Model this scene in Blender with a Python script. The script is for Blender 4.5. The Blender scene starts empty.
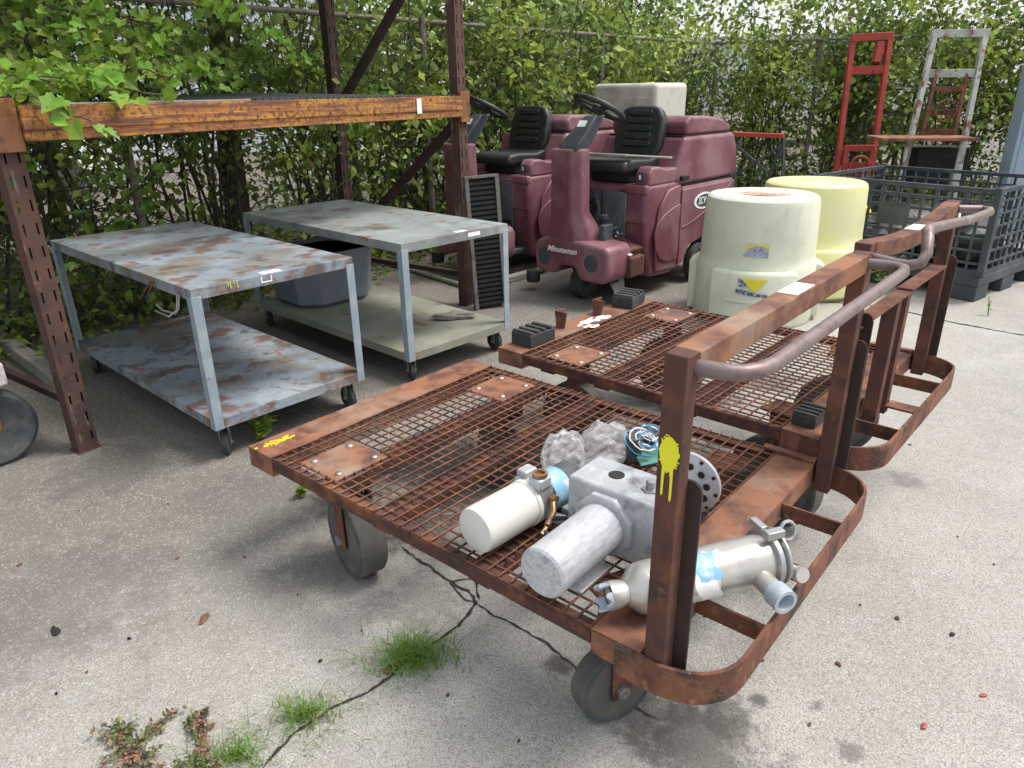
import bpy, bmesh, math, random
import numpy as np
from mathutils import Vector, Matrix
from math import radians as R, sin, cos, pi
random.seed(7); rng = np.random.default_rng(7)
S = bpy.context.scene; COL = S.collection

# ------------------------------------------------------------------ camera
FPX = 716.93; PITCH = R(22.208); ROLL = R(-0.936); EYE = Vector((0, 0, 1.6))
fw = Vector((0, cos(PITCH), -sin(PITCH))); rt0 = Vector((1, 0, 0)); up0 = rt0.cross(fw)
rt = rt0*cos(ROLL) + up0*sin(ROLL); up = -rt0*sin(ROLL) + up0*cos(ROLL)
cd = bpy.data.cameras.new('camera'); cam = bpy.data.objects.new('camera', cd); COL.objects.link(cam)
cd.sensor_width = 36; cd.lens = FPX/1024*36; cd.clip_start = .05; cd.clip_end = 800
cam.matrix_world = Matrix(((rt.x, up.x, -fw.x, 0), (rt.y, up.y, -fw.y, 0), (rt.z, up.z, -fw.z, 1.6), (0, 0, 0, 1)))
S.camera = cam
S.render.resolution_x = 1024; S.render.resolution_y = 768

# ------------------------------------------------------------------ sky, sun, exposure
SUN_EL = R(60); SUN_AZ = R(82)      # azimuth measured clockwise from +Y
w = bpy.data.worlds.new('World'); S.world = w; w.use_nodes = True
nt = w.node_tree; nt.nodes.clear()
out = nt.nodes.new('ShaderNodeOutputWorld'); add = nt.nodes.new('ShaderNodeAddShader')
bg = nt.nodes.new('ShaderNodeBackground'); bg2 = nt.nodes.new('ShaderNodeBackground')
sky = nt.nodes.new('ShaderNodeTexSky'); sky.sky_type = 'NISHITA'; sky.sun_disc = False
sky.sun_elevation = SUN_EL; sky.sun_rotation = SUN_AZ; sky.dust_density = 5; sky.air_density = 1.0; sky.ozone_density = 1
nt.links.new(sky.outputs[0], bg.inputs[0]); bg.inputs[1].default_value = .085
bg2.inputs[0].default_value = (.93, .96, 1, 1); bg2.inputs[1].default_value = .54     # even cloud layer
nt.links.new(bg.outputs[0], add.inputs[0]); nt.links.new(bg2.outputs[0], add.inputs[1]); nt.links.new(add.outputs[0], out.inputs[0])
sl = bpy.data.lights.new('sun', 'SUN'); sl.energy = 2.3; sl.angle = R(20); sl.color = (1, .975, .94)
so = bpy.data.objects.new('sun', sl); COL.objects.link(so)
sd = Vector((sin(SUN_AZ)*cos(SUN_EL), cos(SUN_AZ)*cos(SUN_EL), sin(SUN_EL)))
so.rotation_euler = (-sd).to_track_quat('-Z', 'Y').to_euler()
S.view_settings.view_transform = 'Standard'; S.view_settings.look = 'None'
S.view_settings.exposure = 0.46; S.view_settings.gamma = 1
S.render.engine = 'CYCLES'

# ------------------------------------------------------------------ measuring helpers (image point -> real point)
def ray(x, y): return fw + rt*((x-512)/FPX) - up*((y-384)/FPX)
def wp(x, y, z=0.0):
    d = ray(x, y); return EYE + d*((z-1.6)/d.z)
def wy(x, y, Y):
    d = ray(x, y); return EYE + d*(Y/d.y)

# ------------------------------------------------------------------ materials
MATS = {}
def mat(name, col, layers=(), rough=.7, metal=0., bump=0., bscale=60., bdist=.004, spec=.5, space='obj', island=0., trans=0., alpha=1.):
    """layers: (colour, scale, lo, hi, detail, stretch(x,y,z) or None, strength)"""
    if name in MATS: return MATS[name]
    m = bpy.data.materials.new(name); m.use_nodes = True; t = m.node_tree; N = t.nodes; L = t.links
    b = N['Principled BSDF']; b.inputs['Roughness'].default_value = rough; b.inputs['Metallic'].default_value = metal
    b.inputs['Specular IOR Level'].default_value = spec
    if alpha < 1: b.inputs['Alpha'].default_value = alpha
    tc = N.new('ShaderNodeTexCoord'); oi = N.new('ShaderNodeObjectInfo')
    va = N.new('ShaderNodeVectorMath'); va.operation = 'ADD'
    L.new(tc.outputs['Object'], va.inputs[0]); L.new(oi.outputs['Location'], va.inputs[1])
    rgb = N.new('ShaderNodeRGB'); rgb.outputs[0].default_value = (*col, 1); cur = rgb.outputs[0]
    for i, ly in enumerate(layers):
        c, sc, lo, hi = ly[:4]; det = ly[4] if len(ly) > 4 else 6; st = ly[5] if len(ly) > 5 else None; k = ly[6] if len(ly) > 6 else 1
        src = va.outputs[0]
        if st:
            mp = N.new('ShaderNodeMapping'); mp.inputs['Scale'].default_value = st; L.new(src, mp.inputs[0]); src = mp.outputs[0]
        n = N.new('ShaderNodeTexNoise'); n.noise_dimensions = '4D'; n.inputs['W'].default_value = i*3.7
        n.inputs['Scale'].default_value = sc; n.inputs['Detail'].default_value = det; n.inputs['Roughness'].default_value = .62
        L.new(src, n.inputs['Vector'])
        r = N.new('ShaderNodeMapRange'); r.inputs['From Min'].default_value = lo; r.inputs['From Max'].default_value = hi
        r.inputs['To Max'].default_value = k
        L.new(n.outputs['Fac'], r.inputs['Value'])
        mx = N.new('ShaderNodeMix'); mx.data_type = 'RGBA'; mx.inputs['B'].default_value = (*c, 1)
        L.new(r.outputs[0], mx.inputs['Factor']); L.new(cur, mx.inputs['A']); cur = mx.outputs['Result']
    if island:
        g = N.new('ShaderNodeNewGeometry'); h = N.new('ShaderNodeHueSaturation')
        r1 = N.new('ShaderNodeMapRange'); r1.inputs['To Min'].default_value = 1-island; r1.inputs['To Max'].default_value = 1+island*1.4
        r2 = N.new('ShaderNodeMapRange'); r2.inputs['To Min'].default_value = .475; r2.inputs['To Max'].default_value = .515
        L.new(g.outputs['Random Per Island'], r1.inputs['Value']); L.new(g.outputs['Random Per Island'], r2.inputs['Value'])
        L.new(r1.outputs[0], h.inputs['Value']); L.new(r2.outputs[0], h.inputs['Hue']); L.new(cur, h.inputs['Color']); cur = h.outputs[0]
    L.new(cur, b.inputs['Base Color'])
    if bump:
        n = N.new('ShaderNodeTexNoise'); n.inputs['Scale'].default_value = bscale; n.inputs['Detail'].default_value = 5
        L.new(va.outputs[0], n.inputs['Vector'])
        bp = N.new('ShaderNodeBump'); bp.inputs['Strength'].default_value = bump; bp.inputs['Distance'].default_value = bdist
        L.new(n.outputs['Fac'], bp.inputs['Height']); L.new(bp.outputs[0], b.inputs['Normal'])
    if trans:
        tr = N.new('ShaderNodeBsdfTranslucent'); ms = N.new('ShaderNodeMixShader'); ms.inputs[0].default_value = trans
        L.new(cur, tr.inputs['Color']); L.new(b.outputs[0], ms.inputs[1]); L.new(tr.outputs[0], ms.inputs[2])
        L.new(ms.outputs[0], N['Material Output'].inputs['Surface'])
    MATS[name] = m; return m

RUST = mat('rust', (.150, .058, .036), [((.24, .105, .058), 9, .48, .64, 9), ((.055, .032, .028), 11, .50, .62, 9), ((.34, .17, .08), 34, .58, .68, 7, None, .7), ((.30, .20, .14), 5, .62, .70, 9, None, .6), ((.24, .20, .17), 60, .62, .74, 3, None, .7)], .86, .15, .5, 90, .003)
RUSTD = mat('dark_rust', (.085, .037, .028), [((.20, .075, .035), 9, .50, .62, 9), ((.035, .022, .02), 12, .5, .7), ((.24, .12, .06), 40, .64, .75, 3, None, .5)], .88, .1, .5, 90, .003)
RUSTP = mat('dark_red_rust_post', (.095, .040, .030), [((.15, .060, .036), 7, .46, .62, 9), ((.045, .026, .024), 10, .52, .64, 9), ((.30, .13, .05), 16, .62, .70, 9, None, .7), ((.22, .18, .15), 50, .64, .74, 5, None, .5)], .8, .15, .5, 90, .003)
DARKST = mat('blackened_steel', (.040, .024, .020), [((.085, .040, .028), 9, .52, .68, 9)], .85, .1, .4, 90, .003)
RUSTPLATE = mat('rusty_plate', (.27, .118, .062), [((.13, .055, .038), 7, .46, .58, 9), ((.34, .25, .19), 3.2, .52, .68, 7, None, .85), ((.075, .060, .058), 7, .58, .70, 7), ((.34, .17, .08), 22, .6, .72, 5, None, .6)], .8, .1, .4, 120, .002)
PIPE = mat('worn_handle_pipe', (.21, .16, .15), [((.12, .07, .06), 14, .5, .66), ((.33, .28, .26), 8, .56, .7)], .5, .5, .25, 80, .002)
BLUEP = mat('blue_grey_paint', (.21, .25, .29), [((.34, .39, .43), 3, .42, .62), ((.20, .18, .14), 2.2, .50, .60, 12, (1, 1.5, 1), .75), ((.15, .080, .052), 4.0, .54, .60, 15, (1, 1.4, 1), .85), ((.27, .11, .06), 8, .58, .63, 15, None, .85), ((.10, .10, .105), 5, .54, .62, 15, None, .8), ((.15, .13, .11), 18, .60, .66, 10, (1, .4, 1)), ((.05, .05, .06), 8, .66, .76), ((.62, .62, .58), 30, .70, .76)], .55, .1, .3, 60, .002)
LEGP = mat('blue_grey_leg', (.27, .33, .37), [((.37, .42, .45), 9, .45, .65), ((.2, .1, .06), 20, .66, .74)], .5, .1, .2, 80, .002)
GREENP = mat('green_grey_paint', (.22, .24, .24), [((.33, .37, .37), 3, .42, .66), ((.15, .12, .10), 3.5, .52, .64, 14), ((.25, .11, .06), 8, .60, .64, 14), ((.30, .16, .09), 14, .66, .72), ((.14, .13, .12), 4, .56, .74, 6, None, .7)], .55, .1, .3, 60, .002)
SHELFG = mat('olive_shelf_paint', (.235, .245, .19), [((.31, .31, .25), 4, .45, .65), ((.22, .12, .06), 7, .59, .65, 14), ((.13, .13, .1), 5, .58, .75, 6, None, .6)], .6, .1, .3, 60, .002)
ORANGE = mat('worn_orange_paint', (.46, .22, .04), [((.32, .12, .04), 3, .44, .58, 7, (1, .3, 10)), ((.12, .05, .03), 55, .48, .60, 6, (1, 1, 1)), ((.15, .06, .04), 3, .50, .60, 8, (1, 1, 14))], .75, .1, .4, 120, .002)
RUSTORG = mat('rusty_orange_bracket', (.22, .09, .04), [((.38, .16, .04), 9, .52, .62), ((.09, .045, .03), 14, .5, .62)], .8, .1, .4, 90, .003)
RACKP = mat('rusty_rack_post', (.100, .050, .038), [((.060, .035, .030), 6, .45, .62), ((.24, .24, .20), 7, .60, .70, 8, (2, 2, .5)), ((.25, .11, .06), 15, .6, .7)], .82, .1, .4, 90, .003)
RUBBER = mat('dark_rubber', (.035, .037, .038), [((.10, .10, .09), 10, .5, .75)], .75, 0, .3, 50, .002)
WHEEL = mat('grey_wheel_rubber', (.050, .062, .066), [((.12, .12, .11), 9, .48, .7), ((.03, .035, .036), 16, .55, .7)], .8, 0, .35, 60, .003)
TREAD = mat('worn_wheel_tread', (.090, .086, .076), [((.16, .145, .12), 9, .48, .7), ((.10, .10, .09), 16, .55, .7)], .9, 0, .5, 60, .003)
STEEL = mat('dull_steel', (.42, .42, .41), [((.2, .19, .18), 14, .5, .7)], .45, .8, .2, 90, .001)
ALU = mat('cast_aluminium', (.42, .43, .44), [((.58, .59, .60), 14, .46, .62, 9), ((.20, .20, .20), 12, .56, .68, 10), ((.16, .13, .10), 5, .60, .72, 10, None, .6)], .55, .35, .45, 160, .002)
ALUW = mat('oxidised_aluminium', (.46, .47, .49), [((.60, .61, .63), 40, .42, .62, 12, (.5, 2, 2)), ((.33, .34, .36), 26, .54, .68, 12, (.5, 2, 2))], .62, .25, .5, 120, .002)
CANM = mat('silver_canister_paint', (.47, .45, .41), [((.66, .64, .60), 7, .45, .7, 9), ((.24, .12, .07), 9, .62, .66, 10), ((.30, .28, .26), 14, .58, .68, 10, None, .7), ((.35, .33, .31), 30, .66, .78)], .33, .55, .15, 60, .001)
WHITEPL = mat('white_plastic', (.66, .66, .60), [((.50, .49, .41), 7, .5, .7, 9), ((.3, .28, .23), 40, .66, .74, 6, None, .6)], .38, 0, .1, 30, .001)
TAPE = mat('blue_tape', (.22, .45, .62), [((.55, .62, .66), 30, .55, .65)], .5)
CLEARPL = mat('milky_plastic_film', (.80, .82, .83), [((.95, .95, .95), 20, .5, .7)], .2, 0, .5, 26, .015, alpha=.27, spec=.8)
MAROON = mat('faded_maroon_plastic', (.150, .046, .063), [((.27, .14, .155), 2.2, .42, .64, 8), ((.36, .25, .25), 26, .62, .76, 8, None, .6), ((.085, .030, .04), 4, .58, .74, 8), ((.13, .10, .085), 7, .60, .72, 9, (1, 1, .5), .7)], .48, 0, .15, 40, .002)
VINYL = mat('black_vinyl', (.016, .018, .018), [((.045, .047, .045), 12, .5, .75)], .5, 0, .2, 80, .002)
DGREY = mat('dark_grey_plastic', (.050, .060, .064), [((.10, .11, .11), 9, .5, .75)], .55, 0, .2, 60, .002)
MGREY = mat('mid_grey_panel', (.105, .125, .135), [((.06, .07, .075), 6, .48, .66, 9), ((.16, .13, .10), 12, .6, .7, 9)], .6, 0, .2, 60, .002)
BLACK = mat('black_void_metal', (.012, .012, .012), [((.03, .03, .03), 12, .5, .75)], .8)
DRUM1 = mat('pale_cream_plastic', (.66, .67, .52), [((.54, .56, .42), 3, .45, .66, 8), ((.36, .37, .29), 6, .58, .76, 10, (2, 2, .35), .6), ((.25, .25, .2), 30, .66, .72, 8, None, .6)], .5, 0, .15, 20, .004)
DRUM2 = mat('pale_yellow_plastic', (.68, .66, .28), [((.66, .67, .42), 2.5, .42, .66), ((.38, .38, .26), 6, .58, .76, 10, (2, 2, .35), .6)], .5, 0, .15, 20, .004)
CRATEM = mat('faded_charcoal_plastic', (.036, .047, .055), [((.095, .108, .118), 5, .48, .76)], .6, 0, .2, 40, .002)
REDP = mat('weathered_red_paint', (.40, .045, .030), [((.22, .035, .028), 6, .5, .68), ((.11, .05, .04), 15, .64, .74)], .6, 0, .2, 60, .002)
WHITEP = mat('weathered_white_paint', (.46, .48, .43), [((.28, .29, .25), 5, .45, .62), ((.20, .09, .05), 8, .52, .60, 10)], .65, 0, .2, 60, .002)
BEIGE = mat('weathered_beige_plastic', (.52, .51, .44), [((.30, .30, .25), 3, .48, .66), ((.16, .16, .14), 9, .62, .75)], .7, 0, .2, 40, .003)
LOCK = mat('blue_grey_locker_paint', (.27, .36, .44), [((.33, .42, .5), 3, .45, .7), ((.2, .2, .2), 14, .68, .78)], .5, 0, .1, 30, .002)
TIMBER = mat('weathered_timber', (.26, .245, .21), [((.36, .33, .29), 5, .45, .7, 6, (1, 8, 8)), ((.13, .13, .10), 12, .58, .75)], .9, 0, .6, 60, .006)
PINKW = mat('pinkish_weathered_wood', (.46, .40, .40), [((.60, .55, .55), 6, .45, .65, 6, (8, 1, 8)), ((.26, .21, .21), 14, .6, .72, 6, (8, 1, 8))], .9, 0, .7, 60, .008)
STONE = mat('rough_grey_stone', (.21, .19, .16), [((.32, .29, .24), 20, .45, .7)], .95, 0, .8, 60, .01)
PAPER = mat('white_paper', (.80, .80, .78), [((.6, .6, .56), 30, .6, .75)], .7)
YELLOW = mat('yellow_spray_paint', (.78, .74, .02), [((.60, .55, .03), 40, .66, .8)], .5)
YSTICK = mat('yellow_sticker', (.72, .62, .03), (), .5)
NAVY = mat('navy_print', (.07, .08, .20), [((.5, .5, .55), 60, .5, .6)], .5)
FOILM = mat('grey_print', (.36, .38, .46), [((.16, .17, .26), 50, .5, .6), ((.7, .7, .72), 35, .58, .66)], .4)
WHITEPT = mat('white_print', (.85, .85, .83), (), .5)
BARK = mat('dark_bark', (.060, .048, .038), [((.12, .10, .08), 12, .5, .7)], .95, 0, .6, 50, .006)
GALV = mat('galvanised_wire', (.10, .10, .09), [((.12, .08, .06), 10, .5, .65)], .6, .5)
FENCEP = mat('weathered_fence_pipe', (.24, .22, .19), [((.12, .08, .06), 8, .5, .65)], .7, .3, .2, 60, .002)
LEAF = mat('green_leaf', (.15, .225, .045), [((.36, .44, .08), 1.6, .44, .58), ((.08, .13, .035), 2.1, .5, .64)], .5, island=.5, trans=.45, spec=.4)
LEAFD = mat('deep_green_leaf', (.105, .165, .040), [((.29, .36, .07), 1.5, .46, .60)], .5, island=.5, trans=.42, spec=.4)
LEAFY = mat('bright_vine_leaf', (.24, .38, .05), [((.13, .27, .04), 6, .45, .62), ((.50, .42, .08), 5, .62, .70)], .45, island=.3, trans=.4, spec=.4)
GRASS = mat('grass_blade', (.13, .24, .035), [((.24, .30, .08), 8, .5, .7)], .6, island=.4, trans=.35)
SPURGE = mat('reddish_weed_leaf', (.30, .16, .12), [((.12, .16, .06), 14, .42, .56), ((.28, .17, .12), 20, .6, .7)], .7, island=.4, trans=.2)
DRY = mat('dry_leaf', (.19, .09, .05), [((.1, .05, .03), 30, .5, .6)], .85)
REDLEAF = mat('red_leaf', (.38, .07, .06), (), .6)
SIDING = mat('pale_siding', (.62, .66, .70), [((.52, .56, .6), 2, .4, .6)], .6)
TRAILER = mat('white_trailer_paint', (.74, .76, .80), [((.6, .63, .68), 1, .4, .6)], .5)
WIREC = [mat('white_wire', (.75, .75, .72)), mat('blue_wire', (.05, .25, .45)), mat('teal_board', (.06, .24, .20), [((.2, .22, .15), 60, .5, .6)])]
BRASS = mat('tarnished_brass', (.35, .2, .10), [((.2, .12, .08), 30, .5, .6)], .45, .7)

# ------------------------------------------------------------------ mesh builder
class MB:
    def __init__(s): s.v = []; s.f = []
    def _a(s, vs, fs, M=None):
        o = len(s.v)
        s.v += [tuple(M @ Vector(q)) if M is not None else tuple(q) for q in vs]; s.f += [tuple(i+o for i in f) for f in fs]; return s
    def box(s, c, d, rot=None, taper=1.0):
        x, y, z = d[0]/2, d[1]/2, d[2]/2; T = taper
        vs = [(-x, -y, -z), (x, -y, -z), (x, y, -z), (-x, y, -z), (-x*T, -y*T, z), (x*T, -y*T, z), (x*T, y*T, z), (-x*T, y*T, z)]
        M = Matrix.Translation(c)
        if rot is not None: M = M @ rot
        return s._a(vs, [(0, 3, 2, 1), (4, 5, 6, 7), (0, 1, 5, 4), (1, 2, 6, 5), (2, 3, 7, 6), (3, 0, 4, 7)], M)
    def b2(s, a, b):   # box from corner to corner
        return s.box([(a[i]+b[i])/2 for i in range(3)], [abs(b[i]-a[i]) for i in range(3)])
    def bar(s, p, q, w, h, upv=(0, 0, 1)):
        p, q = Vector(p), Vector(q); d = q-p; L = d.length; X = d.normalized(); U = Vector(upv)
        Y = U.cross(X)
        if Y.length < 1e-4: Y = Vector((1, 0, 0)).cross(X)
        Y.normalize(); Z = X.cross(Y)
        rot = Matrix((X, Y, Z)).transposed().to_4x4()
        return s.box((p+q)/2, (L, w, h), rot)
    def tube(s, pts, r, n=8, caps=True):
        pts = [Vector(q) for q in pts]; k = len(pts); rr = r if isinstance(r, (list, tuple)) else [r]*k
        tang = [(pts[min(i+1, k-1)]-pts[max(i-1, 0)]).normalized() for i in range(k)]
        a = Vector((0, 0, 1)) if abs(tang[0].z) < .9 else Vector((1, 0, 0))
        nrm = (a - tang[0]*a.dot(tang[0])).normalized(); vs = []
        for i in range(k):
            nrm = (nrm - tang[i]*nrm.dot(tang[i])).normalized(); bn = tang[i].cross(nrm)
            for j in range(n):
                t = 2*pi*j/n; vs.append(pts[i] + (nrm*cos(t)+bn*sin(t))*rr[i])
        fs = [(i*n+j, i*n+(j+1) % n, (i+1)*n+(j+1) % n, (i+1)*n+j) for i in range(k-1) for j in range(n)]
        if caps: fs += [tuple(range(n))[::-1], tuple(range((k-1)*n, k*n))]
        return s._a(vs, fs)
    def cyl(s, p, q, r, n=24): return s.tube([p, q], r, n)
    def lathe(s, prof, n=32, M=None, arc=None):     # profile of (r, z) about z
        vs = []; k = len(prof)
        for r_, z in prof:
            for j in range(n):
                t = 2*pi*j/n; vs.append((r_*cos(t), r_*sin(t), z))
        fs = [(i*n+j, i*n+(j+1) % n, (i+1)*n+(j+1) % n, (i+1)*n+j) for i in range(k-1) for j in range(n)]
        if prof[0][0] > 1e-5: fs.append(tuple(range(n))[::-1])
        if prof[-1][0] > 1e-5: fs.append(tuple(range((k-1)*n, k*n)))
        return s._a(vs, fs, M)
    def prism(s, poly, a, b, axis='x', M=None):       # poly in the two other axes
        n = len(poly); mk = {'x': lambda p, t: (t, p[0], p[1]), 'y': lambda p, t: (p[0], t, p[1]), 'z': lambda p, t: (p[0], p[1], t)}[axis]
        vs = [mk(p, a) for p in poly] + [mk(p, b) for p in poly]
        fs = [tuple(range(n))[::-1], tuple(range(n, 2*n))] + [(i, (i+1) % n, n+(i+1) % n, n+i) for i in range(n)]
        return s._a(vs, fs, M)
    def build(s, name, m, parent=None, bevel=0., seg=2, smooth=True, ang=35, loc=None, rot=None):
        me = bpy.data.meshes.new(name); me.from_pydata(s.v, [], s.f); me.validate()
        bm = bmesh.new(); bm.from_mesh(me); bmesh.ops.remove_doubles(bm, verts=bm.verts, dist=1e-6)
        bmesh.ops.recalc_face_normals(bm, faces=bm.faces); bm.to_mesh(me); bm.free()
        o = bpy.data.objects.new(name, me); COL.objects.link(o)
        for mm in (m if isinstance(m, (list, tuple)) else [m]): me.materials.append(mm)
        if smooth:
            me.polygons.foreach_set('use_smooth', [True]*len(me.polygons)); me.set_sharp_from_angle(angle=R(ang))
        if bevel:
            bv = o.modifiers.new('bevel', 'BEVEL'); bv.width = bevel; bv.segments = seg; bv.limit_method = 'ANGLE'; bv.angle_limit = R(40)
            bv.harden_normals = False
        if parent: o.parent = parent
        if loc is not None: o.location = loc
        if rot is not None: o.rotation_euler = rot
        return o
def tag(o, label=None, cat=None, group=None, kind=None):
    if label: o['label'] = label
    if cat: o['category'] = cat
    if group: o['group'] = group
    if kind: o['kind'] = kind
    return o
def thing(name, label, cat, loc=(0, 0, 0), rotz=0, group=None, rot=None):
    o = bpy.data.objects.new(name, None); COL.objects.link(o); o.empty_display_size = .1
    o.location = loc; o.rotation_euler = rot if rot else (0, 0, rotz); return tag(o, label, cat, group)
def copy_tree(o, parent=None):
    c = o.copy(); COL.objects.link(c); c.parent = parent
    for ch in list(o.children): copy_tree(ch, c)
    return c
def text(body, size, name, m, parent, loc, rot, ext=.001, shear=0, sx=1):
    cu = bpy.data.curves.new('txt', 'FONT'); cu.body = body; cu.size = size; cu.extrude = ext; cu.shear = shear; cu.align_x = 'CENTER'; cu.align_y = 'CENTER'; cu.offset = size*.012
    to = bpy.data.objects.new('txt', cu); COL.objects.link(to)
    dg = bpy.context.evaluated_depsgraph_get(); dg.update(); me = bpy.data.meshes.new_from_object(to.evaluated_get(dg))
    bpy.data.objects.remove(to); o = bpy.data.objects.new(name, me); COL.objects.link(o); me.materials.clear(); me.materials.append(m)
    o.parent = parent; o.location = loc; o.rotation_euler = rot; o.scale = (sx, 1, 1); return o
def fastmesh(name, V, F, m, parent=None):          # V (n,3), F (k,3 or 4)
    me = bpy.data.meshes.new(name); k = F.shape[1]
    me.vertices.add(len(V)); me.vertices.foreach_set('co', V.astype(np.float32).ravel())
    me.loops.add(F.size); me.loops.foreach_set('vertex_index', F.astype(np.int32).ravel())
    me.polygons.add(len(F)); me.polygons.foreach_set('loop_start', np.arange(0, F.size, k, dtype=np.int32))
    me.polygons.foreach_set('loop_total', np.full(len(F), k, dtype=np.int32)); me.update(calc_edges=True)
    me.materials.append(m); o = bpy.data.objects.new(name, me); COL.objects.link(o)
    if parent: o.parent = parent
    return o
def mesh_copy(o): c = o.copy(); COL.objects.link(c); return c

# ================================================================== GROUND
def ground_mat():
    m = bpy.data.materials.new('aggregate_concrete'); m.use_nodes = True; t = m.node_tree; N = t.nodes; L = t.links; b = N['Principled BSDF']
    b.inputs['Roughness'].default_value = .9; b.inputs['Specular IOR Level'].default_value = .3
    g = N.new('ShaderNodeNewGeometry'); P = g.outputs['Position']
    def noise(sc, det=5, ro=.6, src=P, w=0):
        n = N.new('ShaderNodeTexNoise'); n.noise_dimensions = '4D'; n.inputs['W'].default_value = w; n.inputs['Scale'].default_value = sc; n.inputs['Detail'].default_value = det; n.inputs['Roughness'].default_value = ro
        L.new(src, n.inputs['Vector']); return n.outputs['Fac']
    def mr(x, a, b_, c=0., d=1.):
        n = N.new('ShaderNodeMapRange'); n.interpolation_type = 'SMOOTHSTEP'
        for k_, v_ in (('From Min', a), ('From Max', b_), ('To Min', c), ('To Max', d)): n.inputs[k_].default_value = v_
        L.new(x, n.inputs['Value']); return n.outputs[0]
    def mix(f, a, bcol, k=None):
        n = N.new('ShaderNodeMix'); n.data_type = 'RGBA'
        L.new(f, n.inputs['Factor'])
        if isinstance(a, tuple): n.inputs['A'].default_value = (*a, 1)
        else: L.new(a, n.inputs['A'])
        if isinstance(bcol, tuple): n.inputs['B'].default_value = (*bcol, 1)
        else: L.new(bcol, n.inputs['B'])
        return n.outputs['Result']
    def mth(op, a, b_):
        n = N.new('ShaderNodeMath'); n.operation = op
        for i, x in enumerate((a, b_)):
            if isinstance(x, (int, float)): n.inputs[i].default_value = x
            else: L.new(x, n.inputs[i])
        return n.outputs[0]
    base = mix(mr(noise(.7, 6), .35, .62), (.49, .475, .435), (.37, .355, .32))
    base = mix(mr(noise(2.6, 7, .7, w=2), .46, .70, 0, .6), base, (.28, .272, .25))
    base = mix(mr(noise(9, 6, .7, w=6), .5, .7, 0, .55), base, (.47, .465, .445))
    # left area: tree shade painted dark, plus damp dirty concrete near the fence
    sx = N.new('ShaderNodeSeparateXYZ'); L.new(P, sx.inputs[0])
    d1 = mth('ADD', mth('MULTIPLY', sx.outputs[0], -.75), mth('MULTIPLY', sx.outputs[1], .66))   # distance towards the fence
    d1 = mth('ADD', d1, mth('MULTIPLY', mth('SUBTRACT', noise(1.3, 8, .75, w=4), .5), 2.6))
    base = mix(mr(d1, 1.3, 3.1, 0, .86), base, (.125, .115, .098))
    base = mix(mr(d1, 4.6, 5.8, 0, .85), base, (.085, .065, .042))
    # pebbles
    v = N.new('ShaderNodeTexVoronoi'); v.inputs['Scale'].default_value = 150; L.new(P, v.inputs['Vector'])
    sp = N.new('ShaderNodeSeparateColor'); L.new(v.outputs['Color'], sp.inputs[0])
    base = mix(mr(sp.outputs[0], .72, .86, 0, .42), base, (.19, .175, .15))
    base = mix(mr(sp.outputs[1], .80, .92, 0, .38), base, (.58, .56, .52))
    base = mix(mr(noise(200, 2, .6, w=8), .46, .62, .0, .72), base, (.17, .155, .13))
    base = mix(mr(noise(160, 2, .5, w=11), .60, .68, .0, .55), base, (.62, .60, .56))
    base = mix(mr(noise(26, 4, .7, w=15), .63, .70, .0, .7), base, (.11, .10, .09))
    # old oily and tyre stains, with deck shade painted in under the carts
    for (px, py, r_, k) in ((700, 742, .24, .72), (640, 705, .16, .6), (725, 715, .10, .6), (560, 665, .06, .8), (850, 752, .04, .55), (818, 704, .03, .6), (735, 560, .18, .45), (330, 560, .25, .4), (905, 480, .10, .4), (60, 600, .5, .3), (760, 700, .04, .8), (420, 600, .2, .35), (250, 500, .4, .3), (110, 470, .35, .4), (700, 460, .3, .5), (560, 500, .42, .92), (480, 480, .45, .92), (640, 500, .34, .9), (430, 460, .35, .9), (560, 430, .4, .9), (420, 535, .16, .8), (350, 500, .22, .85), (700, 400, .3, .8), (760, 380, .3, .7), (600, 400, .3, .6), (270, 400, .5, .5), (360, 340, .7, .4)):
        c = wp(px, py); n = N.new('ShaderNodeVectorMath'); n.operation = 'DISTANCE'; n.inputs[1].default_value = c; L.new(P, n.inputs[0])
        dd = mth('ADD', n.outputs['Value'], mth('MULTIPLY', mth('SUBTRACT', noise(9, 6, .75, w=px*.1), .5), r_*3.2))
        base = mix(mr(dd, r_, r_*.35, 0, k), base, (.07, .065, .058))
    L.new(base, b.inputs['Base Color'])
    bp = N.new('ShaderNodeBump'); bp.inputs['Strength'].default_value = .6; bp.inputs['Distance'].default_value = .004
    hsum = mth('ADD', noise(110, 4, .7), mth('MULTIPLY', v.outputs['Distance'], -.5)); L.new(hsum, bp.inputs['Height']); L.new(bp.outputs[0], b.inputs['Normal'])
    return m
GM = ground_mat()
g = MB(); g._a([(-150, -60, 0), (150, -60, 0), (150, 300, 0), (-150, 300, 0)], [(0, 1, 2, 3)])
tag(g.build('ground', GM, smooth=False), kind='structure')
CRK = mat('crack_dirt', (.035, .030, .024), [((.09, .08, .06), 40, .5, .7)], 1.0)
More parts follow.
